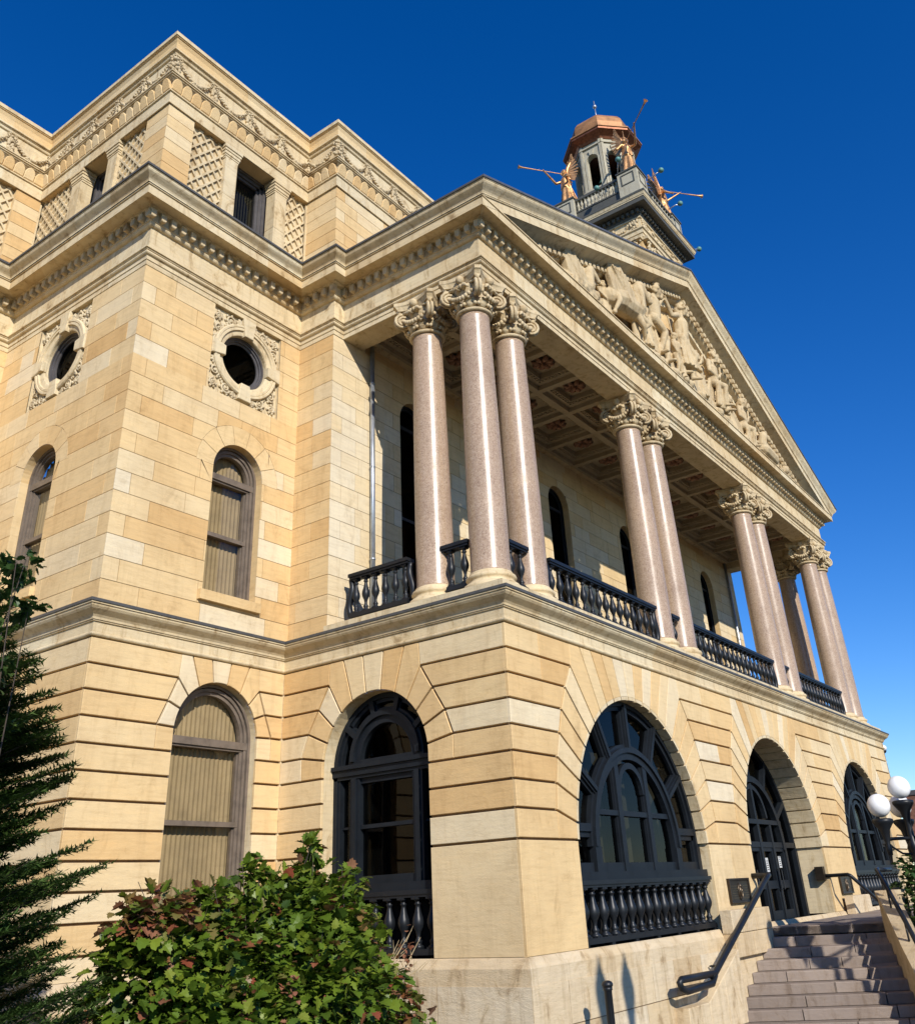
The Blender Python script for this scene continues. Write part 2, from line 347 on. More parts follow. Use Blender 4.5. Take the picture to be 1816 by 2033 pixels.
def rustic(mb, mo, F, s0, s1, arches, Z, zbot, gh=0.021, gv=0.005, dep=0.06, ch=0.008, bigfrom=None):
    """Z: joint heights of the arch courses (first is first joint under the top)"""
    ends = lambda a, b: (abs(a[0]-s0) < 1e-3 and abs(b[0]-s0) < 1e-3) or (abs(a[0]-s1) < 1e-3 and abs(b[0]-s1) < 1e-3)
    for A_ in arches: A_.stones(mb, mo, F, gh, gv, dep, ch, ends)
    top = arches[0].ztop if arches else -0.03
    zz = [top]+Z; low = Z[-1]
    full = Z+[z for z in ([] if bigfrom else [])]
    edges = [None]+list(arches)+[None]
    for L_, R_ in zip(edges, edges[1:]):
        for k in range(len(Z)):
            z0, z1 = zz[k], Z[k]
            def side(A_, sg, j):
                if A_ is None: return s0 if sg > 0 else s1
                if j < 0: return A_.c+sg*(A_.K[0][0]-0.03)
                if j < len(A_.K): return A_.c+sg*A_.K[j][0]
                return A_.c+sg*A_.r
            nK = len(L_.K) if L_ else (len(R_.K) if R_ else 0)
            la, lb = side(L_, 1, k-1 if k > 0 else -1), side(L_, 1, k)
            ra, rb = side(R_, -1, k-1 if k > 0 else -1), side(R_, -1, k)
            pL = pR = None
            if k >= nK: la, ra = lb, rb
            if k == nK and nK:      # the course under the last kink turns up to meet it
                def tail(A_, sg):
                    (kx, kz), (px, pz) = A_.K[-1], A_.P[-1]; b0 = math.asin(min(1, max(0, (pz-A_.zs)/A_.r))); b1 = math.asin(max(0, (z1-A_.zs)/A_.r))
                    return [(A_.c+sg*kx, kz), (A_.c+sg*px, pz)]+[(A_.c+sg*A_.r*math.cos(b0+(b1-b0)*i/3), A_.zs+A_.r*math.sin(b0+(b1-b0)*i/3)) for i in (1, 2, 3)]+([(A_.c+sg*A_.r, z1)] if z1 < A_.zs else [])
                fr2 = lambda a, b: ends(a, b) or any(A2.free(a, b) for A2 in arches)
                for A_, sg in ((L_, 1), (R_, -1)):
                    if A_:
                        kx = A_.c+sg*A_.K[-1][0]; block(mb, mo, F, tail(A_, sg)+[(kx, z1)], gh, gv, dep, fr2, ch)
                        if sg > 0: la = lb = kx
                        else: ra = rb = kx
            sp = hsplit(max(la, lb), min(ra, rb), 1.35); n = len(sp)-1
            for i in range(n):
                a0 = la if i == 0 else sp[i]; a1 = lb if i == 0 else sp[i]
                b0 = ra if i == n-1 else sp[i+1]; b1 = rb if i == n-1 else sp[i+1]
                fre = lambda a, b: ends(a, b) or any(A2.free(a, b) for A2 in arches)
                P_ = (pL if (i == 0 and pL) else [(a0, z0), (a1, z1)])+((pR[::-1]) if (i == n-1 and pR) else [(b1, z1), (b0, z0)])
                block(mb, mo, F, P_, gh, gv, dep, fre, ch)
    # below the coursed part
    zc = [low]
    if bigfrom: zc = [low, zbot]
    else:
        while zc[-1]-0.46 > zbot+0.1: zc.append(zc[-1]-0.455)
        zc.append(zbot)
    iv = []
    cur = s0
    for A_ in arches: iv.append((cur, A_.c-A_.r)); cur = A_.c+A_.r
    iv.append((cur, s1))
    for a, b in iv:
        for z0, z1 in zip(zc, zc[1:]):
            sp = hsplit(a, b, 1.35)
            for x0, x1 in zip(sp, sp[1:]):
                fre = lambda p, q: ends(p, q) or any(A2.free(p, q) for A2 in arches)
                block(mb, mo, F, [(x0, z0), (x0, z1), (x1, z1), (x1, z0)], gh, gv, dep, fre, ch, (rnd.uniform(0.3, 0.5) if bigfrom else None))
def reveal(mb, F, c, zs, r, zbot, d0, d1, n=28):
    pts = [(c-r, zbot)]+[(c-r*math.cos(math.pi*i/n), zs+r*math.sin(math.pi*i/n)) for i in range(n+1)]+[(c+r, zbot)]
    fl = flip(F)
    for a, b in zip(pts, pts[1:]):
        q = [F(*a, d0), F(*a, d1), F(*b, d1), F(*b, d0)]; mb.poly(q if fl else q[::-1], rnd.uniform(0.35, 0.55))
class Op:
    def __init__(s, c, zs, r, R2, zb, rect=False): s.c, s.zs, s.r, s.R2, s.zb, s.rect = c, zs, r, R2, zb, rect
    def hw(s, z):
        if z < s.zb: return 0
        if s.rect: return s.r if z < s.zs else 0
        if z < s.zs: return s.r
        if z < s.zs+s.R2: return math.sqrt(s.R2**2-(z-s.zs)**2)
        return 0
    def pieces(s, xa, xb, z0, z1):
        """cut rect by the opening"""
        top = s.zs if s.rect else s.zs+s.R2
        if xb <= s.c-max(s.r, s.R2) or xa >= s.c+max(s.r, s.R2) or z1 <= s.zb or z0 >= top: return [[(xa, z0), (xb, z0), (xb, z1), (xa, z1)]]
        e = 1e-5; brk = [z0]+[z for z in (s.zb, s.zs, top) if z0 < z < z1]+[z1]; zsamp = []
        for a, b in zip(brk, brk[1:]):
            n = 5 if (not s.rect and a >= s.zs-1e-6 and a < top) else 1
            for i in range(n+1): zsamp.append(min(b-e, max(a+e, a+(b-a)*i/n)))
        out = []
        for sg in (-1, 1):
            cur = []
            for z in zsamp:
                x = s.c+sg*s.hw(z)
                x = min(x, xb) if sg < 0 else max(x, xa)
                x = max(x, xa) if sg < 0 else min(x, xb)
                cur.append((x, z))
            if sg < 0: p = [(xa, z0)]+cur+[(xa, z1)]
            else: p = [(xb, z0)]+cur+[(xb, z1)]
            p = clean([(a, round(b, 5)) for a, b in p])
            if len(p) >= 3 and abs(area(p)) > 2e-3: out.append(p)
        return out
def ashlar(mb, mo, F, s0, s1, z0, z1, h, ops=(), g=0.0065, dep=0.014, L=1.5, tone=None, quoin=True):
    n = round((z1-z0)/h); h = (z1-z0)/n
    ends = lambda a, b: (abs(a[0]-s0) < 1e-3 and abs(b[0]-s0) < 1e-3) or (abs(a[0]-s1) < 1e-3 and abs(b[0]-s1) < 1e-3)
    def fre(a, b):
        if ends(a, b): return True
        for o in ops:
            ok = True
            for q in (a, b):
                on = (abs(abs(q[0]-o.c)-o.hw(q[1])) < 0.012 and o.hw(q[1]) > 0) or (abs(q[1]-o.zb) < 0.002 and abs(q[0]-o.c) < o.r+0.01) or (o.rect and abs(q[1]-o.zs) < 0.002 and abs(q[0]-o.c) < o.r+0.01) or (abs(q[1]-o.zs) < 0.002 and abs(q[0]-o.c) <= o.R2+0.01)
                ok = ok and on
            if ok: return True
        return abs(a[1]-b[1]) < 1e-3 and (abs(a[1]-z0) < 1e-3 or abs(a[1]-z1) < 1e-3)
    for k in range(n):
        za, zb = z0+h*k, z0+h*(k+1); xs = [s0]; x = s0+rnd.uniform(0.3, 1.1)
        off = 0.35 if k % 2 else 0.85
        xs = [s0]
        if quoin and s1-s0 > 1.5: xs.append(s0+off)
        while xs[-1] < s1-L*1.4: xs.append(xs[-1]+rnd.uniform(0.65, 1.35)*L)
        if quoin and s1-s0 > 1.5 and s1-xs[-1] > 1.1: xs.append(s1-(0.85 if k % 2 else 0.35))
        xs.append(s1)
        for xa, xb in zip(xs, xs[1:]):
            ps = [[(xa, za), (xb, za), (xb, zb), (xa, zb)]]
            for o in ops:
                if not (xb <= o.c-max(o.r, o.R2) or xa >= o.c+max(o.r, o.R2)):
                    q = o.pieces(xa, xb, za, zb)
                    if len(ps) == 1 and q != ps: ps = q
            t = btone() if tone is None else tone()
            for p in ps: block(mb, mo, F, p, g, g, dep, fre, 0.0, t)
def sweep(mb, path, prof, seglen=1.3, var=0.12, last=None):
    """mitred moulding: path = plan polyline with the outside on its right; prof = (offset, z)"""
    P2 = [Vector(p) for p in path]; n = len(P2); nr = []
    for a, b in zip(P2, P2[1:]):
        t = (b-a).normalized(); nr.append(Vector((t.y, -t.x)))
    off = []
    for i in range(n):
        if i == 0: off.append(nr[0])
        elif i == n-1: off.append(nr[-1])
        else:
            s_ = nr[i-1]+nr[i]; off.append(s_/(1+nr[i-1].dot(nr[i])))
    for i in range((n-1) if last is None else last):
        L = (P2[i+1]-P2[i]).length; k = max(1, round(L/seglen)); ts = [j/k for j in range(k+1)]
        for a, b in zip(ts, ts[1:]):
            tn = min(1, max(0, 0.42+rnd.gauss(0, var)))
            def pt(tt, d, z):
                A_ = P2[i]+off[i]*d; B_ = P2[i+1]+off[i+1]*d; q = A_.lerp(B_, tt); return (q.x, q.y, z)
            for (d0, z0), (d1, z1) in zip(prof, prof[1:]):
                mb.poly([pt(a, d0, z0), pt(b, d0, z0), pt(b, d1, z1), pt(a, d1, z1)], tn)
def curve(d0, z0, d1, z1, kind='ovolo', n=5):
    o = []
    for i in range(n+1):
        t = i/n
        if kind == 'ovolo': o.append((d0+(d1-d0)*math.sin(t*math.pi/2), z0+(z1-z0)*(1-math.cos(t*math.pi/2))))
        elif kind == 'cavetto': o.append((d0+(d1-d0)*(1-math.cos(t*math.pi/2)), z0+(z1-z0)*math.sin(t*math.pi/2)))
        elif kind == 'cyma': o.append((d0+(d1-d0)*t, z0+(z1-z0)*(t+0.13*math.sin(2*math.pi*t))) if False else (d0+(d1-d0)*(t-0.14*math.sin(2*math.pi*t)), z0+(z1-z0)*t))
        elif kind == 'torus': o.append((d0+(d1-d0)*t+0.5*(z1-z0)*math.sin(math.pi*t), z0+(z1-z0)*0.5*(1-math.cos(math.pi*t))))
    return o
# ------------------------------------------------------------ the courthouse
A, D, E = -4.71, 5.80, 11.49          # wing corner x, wing front y, set-back front y
BX, GY, CX, HY = 0.05, 4.59, 0.41, 0.23
WG, W2 = 27.5, 26.85                   # right end of the ground floor / of the upper portico
ZG = -7.6; LEFT = -10.5
house = empty('courthouse', (11, 4, ZG), 'sandstone courthouse with granite columned portico, carved pediment and arched ground floor', 'courthouse')
FA, FB, FE, FS, FF = fr('A', D), fr('B', A), fr('A', E), fr('B', 0.0), fr('A', 0.0)
ZJ = [-0.5, -0.955, -1.405, -1.855, -2.30, -2.76, -3.22, -3.70]
KF = [(2.62, -.5), (2.92, -.955), (3.15, -1.405), (3.31, -1.855), (3.47, -2.30), (3.57, -2.76), (3.65, -3.22)]
PF = [-1.47, -1.72, -2.0, -2.32, -2.65, -3.0, -3.4]
WF = [(x, x*1.38) for x in (-1.57, -1.23, -.89, -.53, -.18, .18, .53, .89, 1.23, 1.57)]
FRONT = [Arch(4.95, -3.80, 3.0, KF, PF, WF), Arch(13.6, -3.80, 3.0, KF, PF, WF), Arch(22.5, -3.80, 3.0, KF, PF, WF)]
SIDE = Arch(3.24, -2.136, 1.357, [(1.22, -.5), (1.50, -.955), (1.78, -1.405), (1.95, -1.855)], [-1.09, -1.33, -1.63, -1.96], [(-.56, -.82), (-.19, -.28), (.19, .28), (.56, .82)])
WINGA = Arch(-1.71, -1.50, 1.04, [(1.03, -.5), (1.22, -.955), (1.42, -1.405)], [-.80, -1.06, -1.42], [(-.52, -.74), (-.18, -.25), (.18, .25), (.52, .74)])
WINGB = Arch(8.82, -1.50, 1.04, WINGA.K, [-.80, -1.06, -1.42], WINGA.wed)

def wallpart(name, build, mat='block', mm='mortar'):
    mb = MB(); mo = MB(); build(mb, mo)
    n0 = len(mb.v); mb.v += mo.v; mb.f += [tuple(i+n0 for i in f) for f in mo.f]; mb.t += mo.t; mb.sm += mo.sm; mb.mi = [0]*(len(mb.f)-len(mo.f))+[1]*len(mo.f)
    return add(name, mb, [mat, mm], house)
ZP = -5.43
wallpart('ground_floor_wall', lambda a, b: (rustic(a, b, FA, A, 0.0, [WINGA], ZJ, ZP)))
wallpart('ground_floor_wall', lambda a, b: (rustic(a, b, FB, D+.06, E, [WINGB], ZJ, ZP)))
wallpart('ground_floor_wall', lambda a, b: (rustic(a, b, FE, LEFT, A, [], ZJ, ZP)))
wallpart('portico_side_wall', lambda a, b: (rustic(a, b, FS, 0.06, D, [SIDE], ZJ, ZP, bigfrom=True)))
wallpart('portico_front_wall', lambda a, b: (rustic(a, b, FF, 0.0, WG, FRONT, ZJ, ZP, bigfrom=True)))
def solids():
    mb = MB(); e = 0.07
    for x, y in ((A, E), (0, D)): mb.box((x+.001, y+.001, ZG), (x+.09, y+.09, 0.0))
    for x, y in ((A, E), (BX, D)): mb.box((x+.001, y+.001, .6), (x+.05, y+.05, 8.3)); mb.box((x+.001, y+.001, 10.3), (x+.05, y+.05, 13.3))
    mb.box((LEFT, E+0.45, ZG), (A+.45, E+0.5, 10)); mb.box((WG-e, 0.0, ZG), (WG, D, 0.0))
    mb.box((W2, D, ZG), (W2+3, D+10, 14)); return add('rear_wall', mb, 'trim', house)
solids()
# plinth
def plinth_profile(): return [(0.0, -5.41), (0.03, -5.43), (0.10, -5.56), (0.10, -5.80)]
GP = [(LEFT, E), (A, E), (A, D), (0, D), (0, 0), (WG, 0), (WG, D)]
mb = MB(); sweep(mb, GP, plinth_profile(), 1.7, .15); add('plinth_cap', mb, 'plinth', house)
def plinth_low(a, b):
    r = random.Random(3)
    for F, s0, s1 in ((fr('A', D-.11), A-.11, -.11), (fr('B', A-.11), D-.09, E-.11), (fr('B', -.11), -.09, D-.11), (fr('A', -.11), -.11, WG+.11)):
        ashlar(a, b, F, s0, s1, ZG, -5.80, .52, g=.008, dep=.02, L=1.4, quoin=False, tone=lambda: min(1, max(0, r.gauss(.4, .2))))
wallpart('plinth_wall', plinth_low, 'plinth')
# reveals
for F, c, zs, r, zb, dp, n in ((FA, -1.71, -1.50, 1.04, -5.0, .34, 24), (FB, 8.82, -1.50, 1.04, -5.0, .34, 24), (FS, 3.24, -2.136, 1.357, ZP, .60, 28)):
    mb = MB(); reveal(mb, F, c, zs, r, zb, -.06, -dp, n); add('arch_reveal', mb, 'trim', house)
# toothed voussoir ends on the soffit of the big arches
for A_, F, dp in ((FRONT[0], FF, .6), (FRONT[1], FF, .98), (FRONT[2], FF, .6)):
    mb = MB(); reveal(mb, F, A_.c, -3.8, 3.0, ZP, -.06, -dp, 40)
    an = sorted([math.acos(d/3.0) for d, t in WF]+[math.asin(max(0, (z-A_.zs))/3.0) for z in PF]+[math.pi-math.asin(max(0, (z-A_.zs))/3.0) for z in PF])
    an = [0.03]+an+[math.pi-0.03]
    for a0, a1 in zip(an, an[1:]):
        pts = arcpts(A_.c, A_.zs, 3.001, a0+.008, a1-.008, 3)+arcpts(A_.c, A_.zs, 2.93, a0+.008, a1-.008, 3)[::-1]
        prism(mb, F, pts, -dp+.02, -.005, 0, rnd.uniform(.3, .55))
    add('arch_reveal', mb, 'trim', house)
# band between the floors
BAND = [(-.08, -.033), (.005, -.033)]+curve(.01, -.03, .01, .05, 'torus', 5)+[(.015, .05), (.02, .23), (.05, .235), (.05, .26)]+curve(.07, .26, .25, .49, 'cyma', 6)+[(.27, .49), (.27, .52)]
mb = MB(); sweep(mb, GP, BAND, 1.25, .16); add('string_course', mb, 'trim', house)
mb = MB(); sweep(mb, GP, [(.27, .52), (.29, .522), (.29, .575), (.0, .62), (-.6, .64)], 2.4, .1); add('lead_weathering', mb, 'lead', house)
mb = MB(); mb.tone = .4
mb.box((-.06, -.06, .55), (WG+.06, GY, .77)); add('loggia_floor', mb, 'trim', house)
mb = MB(); mb.box((1.0, 1.0, .77), (WG-1.0, GY, .776)); mb.box((.1, 1.0, .77), (.999, GY, .776)) if False else None; add('bounce_cut_sheet', mb, 'lead', house)  # thin dark sheet added over the floor to cut light bounced upward
mb = MB(); mb.tone = .3
for a, b in (((.35, 2.55, .77), (.70, 4.50, .92)), ((2.7, .35, .77), (7.85, .70, .92)), ((10.5, .35, .77), (16.8, .70, .92)), ((19.5, .35, .77), (24.6, .70, .92)), ((.38, .9, .77), (.66, 2.0, .92)), ((.9, .38, .77), (2.0, .66, .92))):
    mb = MB(); mb.tone = .3; mb.box(a, b); add('balustrade_kerb', mb, 'trim', house)

# ---------------- upper walls
OPA = Op(-1.67, 4.184, .713, .713+.47, 1.34); OPB = Op(8.84, 4.14, .68, 1.12, 1.38)
def stn(): return btone()
def ringstones(mb, mo, F, c, zs, r, R_, n=7):
    for k in range(n):
        a0, a1 = math.pi*k/n, math.pi*(k+1)/n
        if a0 < .001: pass
        pts = arcpts(c, zs, R_, a0, a1, 4)+arcpts(c, zs, r, a0, a1, 4)[::-1]
        block(mb, mo, F, pts, .0065, .0065, .014, lambda a, b: abs(math.hypot(a[0]-c, a[1]-zs)-r) < .004 and abs(math.hypot(b[0]-c, b[1]-zs)-r) < .004, 0, rnd.uniform(.25, .6))
def upA(a, b):
    ashlar(a, b, FA, A, BX, .60, 8.36, .431, [OPA, Op(-1.68, 8.36, 1.06, 1.06, 6.02, True)]); ringstones(a, b, FA, OPA.c, OPA.zs, OPA.r, OPA.R2)
def upB(a, b):
    ashlar(a, b, FB, D, E, .60, 8.36, .431, [OPB, Op(8.85, 8.36, 1.06, 1.06, 6.02, True)]); ringstones(a, b, FB, OPB.c, OPB.zs, OPB.r, OPB.R2)
# the oculus rectangles and arched windows sit in the same columns of stones: cut both
_old_cut = Op.pieces
def multi(mb, mo, F, s0, s1, z0, z1, h, op1, op2):
    zc = op2.zb
    ashlar(mb, mo, F, s0, s1, z0, zc, h, [op1]); ashlar(mb, mo, F, s0, s1, zc, z1, h, [op2])
def upA(a, b): multi(a, b, FA, A, BX, .60, 8.36, .4517, OPA, Op(-1.68, 8.36, 1.06, 1.06, 6.02, True)); ringstones(a, b, FA, OPA.c, OPA.zs, OPA.r, OPA.R2)
def upB(a, b): multi(a, b, FB, D+.014, E, .60, 8.36, .4517, OPB, Op(8.85, 8.36, 1.06, 1.06, 6.02, True)); ringstones(a, b, FB, OPB.c, OPB.zs, OPB.r, OPB.R2)
wallpart('upper_wall', upA); wallpart('upper_wall', upB)
wallpart('upper_wall', lambda a, b: ashlar(a, b, FE, LEFT, A, .60, 8.36, .4517))
wallpart('upper_wall', lambda a, b: ashlar(a, b, fr('B', BX), GY+.014, D, .60, 8.36, .4517, L=.8))
FG = fr('A', GY)
LW = [3.3, 10.9, 15.95, 23.4]
def gw(a, b):
    ashlar(a, b, FG, BX, 2.0, .60, 8.33, .4517, L=.9, tone=lambda: rnd.uniform(0, .22)); ashlar(a, b, FG, 2.0, W2, .60, 8.33, .4517, [Op(c, 6.95, .66, .66, 1.55) for c in LW], L=1.3, tone=lambda: rnd.uniform(.05, .45)); ashlar(a, b, FG, CX+.02, W2-.02, 8.33, 9.05, .4517, L=1.3)
wallpart('loggia_back_wall', gw, 'block')
for F, c, zs, r, zb, dp in [(FA, OPA.c, OPA.zs, .713, 1.34, .30), (FB, OPB.c, OPB.zs, .68, 1.38, .30)]+[(FG, c, 6.95, .66, 1.55, .35) for c in LW]:
    mb = MB(); reveal(mb, F, c, zs, r, zb, -.014, -dp, 20); add('window_reveal', mb, 'block', house)
mb = MB(); mb.tone = .5
mb.box((-2.50, D-.10, 1.12), (-.86, D+.3, 1.33)); add('window_sill', mb, 'block', house); mb = MB(); mb.tone = .5; mb.box((A-.10, 8.08, 1.19), (A+.3, 9.52, 1.39)); add('window_sill', mb, 'block', house)
# main entablature
XP = [(LEFT, E), (A, E), (A, D), (BX, D), (BX, GY), (CX, GY), (CX, HY), (W2, HY), (W2, GY+3)]
ARCH_ = [(.0, 8.34), (.015, 8.345), (.015, 8.47), (.035, 8.475), (.035, 8.58), (.045, 8.585)]+curve(.05, 8.59, .05, 8.69, 'torus', 5)+[(.10, 8.69), (.10, 8.72), (.135, 8.725), (.135, 8.755), (.0, 8.77), (.0, 9.40)]
BED = [(.0, 9.40)]+curve(.02, 9.40, .10, 9.50, 'ovolo', 4)+[(.12, 9.50), (.12, 9.73), (.16, 9.735)]+curve(.16, 9.74, .26, 9.80, 'ovolo', 3)+[(.52, 9.80), (.55, 9.78), (.55, 10.01), (.58, 10.01), (.58, 10.04)]
CYMA = curve(.60, 10.04, .76, 10.29, 'cyma', 7)+[(.77, 10.29), (.77, 10.31)]
mb = MB(); sweep(mb, XP, ARCH_, 1.6, .10); add('architrave_and_frieze', mb, 'trim', house)
mb = MB(); sweep(mb, XP, BED, 1.35, .16); add('cornice', mb, 'trim', house)
mb = MB(); sweep(mb, XP, CYMA, 1.35, .16, 6); add('cornice_cyma', mb, 'trim', house)
mb = MB(); sweep(mb, XP, [(.77, 10.31), (.80, 10.312), (.80, 10.37), (-.1, 10.42)], 2.2, .1, 6); add('lead_weathering', mb, 'lead', house)
# dentils
def dentil_run(mb, F, s0, s1, z0=9.52, z1=9.74, step=.285, w_=.15, d0=.12, d1=.25, zf=None):
    n = max(1, round((s1-s0)/step)); st = (s1-s0)/n
    for k in range(n):
        s = s0+st*(k+.5); zz = zf(s) if zf else 0
        o = 0.02
        pts = [(s-w_/2, z1+zz), (s-w_/2, z0+.07+zz), (s-w_*.36, z0+.02+zz), (s-w_*.15, z0+zz), (s+w_*.15, z0+zz), (s+w_*.36, z0+.02+zz), (s+w_/2, z0+.07+zz), (s+w_/2, z1+zz)]
        mb.tone = .45; prism(mb, F, pts, d0, d1, .012)
def each_dentil(F, s0, s1, par, step=.285, **k):
    n = max(1, round((s1-s0)/step)); st = (s1-s0)/n
    for i in range(n):
        mb = MB(); a = s0+st*i; dentil_run(mb, F, a, a+st, step=st, **k); add('dentil', mb, 'carved', par, mb.v[0])
for F, s0, s1 in ((FB, D-.27, E-.1), (FA, A-.27, BX-.27), (fr('B', BX), GY-.27, D-.25), (fr('B', CX), HY-.27, GY-.05), (fr('A', HY), CX-.27, CX-.27+.285*42)): each_dentil(F, s0, s1, house)
mb = MB(); dentil_run(mb, FE, LEFT, A-.27); dentil_run(mb, fr('A', HY), CX-.27+.285*42, W2+.27); o = add('dentil_course', mb, 'carved', house); o['kind'] = 'stuff'
# beams and soffit of the portico
mb = MB(); mb.tone = .55
mb.box((CX+.004, HY+.004, 8.345), (1.12, GY-.002, 8.80)); mb.box((1.122, HY+.004, 8.345), (W2-.72, .93, 8.80)); mb.box((W2-.718, HY+.004, 8.345), (W2-.004, GY-.002, 8.80))
mb.box((1.122, GY-.20, 8.60), (W2-.72, GY-.003, 9.0)); mb.box((1.122, .93, 8.62), (1.22, GY-.2, 9.0)); mb.box((W2-.82, .93, 8.62), (W2-.72, GY-.2, 9.0))
add('portico_beam', mb, 'trim', house)
cm = MB(); cx0 = 1.22; NX = 14; PX = (W2-.82-cx0)/NX; ys = (.93, 2.50, GY-.20)
cm.tone = .5
for i in range(NX):
    for j in range(2):
        x0, x1, y0, y1 = cx0+PX*i, cx0+PX*(i+1), ys[j], ys[j+1]
        R0 = [(x0, y0), (x1, y0), (x1, y1), (x0, y1)]
        def ins(k): return [(x0+k, y0+k), (x1-k, y0+k), (x1-k, y1-k), (x0+k, y1-k)]
        lv = [(0, 8.60), (.10, 8.60), (.10, 8.74), (.24, 8.74), (.24, 8.79), (.33, 8.80), (.33, 8.97)]
        for (k0, z0), (k1, z1) in zip(lv, lv[1:]):
            a, b = ins(k0), ins(k1)
            for q in range(4): cm.poly([(*a[q], z0), (*a[(q+1) % 4], z0), (*b[(q+1) % 4], z1), (*b[q], z1)])
        cm.poly([(*p, 8.97) for p in ins(.33)])
        for q in range(9):   # bead row round the coffer
            t = .26+(x1-x0-.52)*(q+.5)/9; cm.box((x0+t-.03, y0+.24, 8.755), (x0+t+.03, y0+.30, 8.80)); cm.box((x0+t-.03, y1-.30, 8.755), (x0+t+.03, y1-.24, 8.80))
            t = .26+(y1-y0-.52)*(q+.5)/9; cm.box((x0+.24, y0+t-.03, 8.755), (x0+.30, y0+t+.03, 8.80)); cm.box((x1-.30, y0+t-.03, 8.755), (x1-.24, y0+t+.03, 8.80))
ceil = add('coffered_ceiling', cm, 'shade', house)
def rosette():
    b = MB(); b.smooth = True
    b.lathe([(.10, .0), (.10, -.04), (.055, -.08), (.075, -.13), (.05, -.17), (.015, -.19)], (0, 0, 0), 10)
    for k in range(8):
        a = 2*math.pi*k/8; c, s = math.cos(a), math.sin(a)
        rs = []
        for r_, wd, z in ((.06, .03, -.03), (.14, .075, -.09), (.23, .10, -.13), (.31, .075, -.09), (.35, .03, -.03)):
            rs.append([(r_*c-wd*s, r_*s+wd*c, z+.03), (r_*c, r_*s, z-.02), (r_*c+wd*s, r_*s-wd*c, z+.03), (r_*c, r_*s, z+.05)])
        b.rings(rs)
    return b
rb = rosette(); first = None
for i in range(NX):
    for j in range(2):
        o = Vector((cx0+PX*(i+.5), (ys[j]+ys[j+1])/2, 8.965))
        if first is None:
            rb.v = [(x+o.x, y+o.y, z+o.z) for x, y, z in rb.v]; first = add('rosette', rb, 'rosette', ceil, o)
        else: dup(first, o)

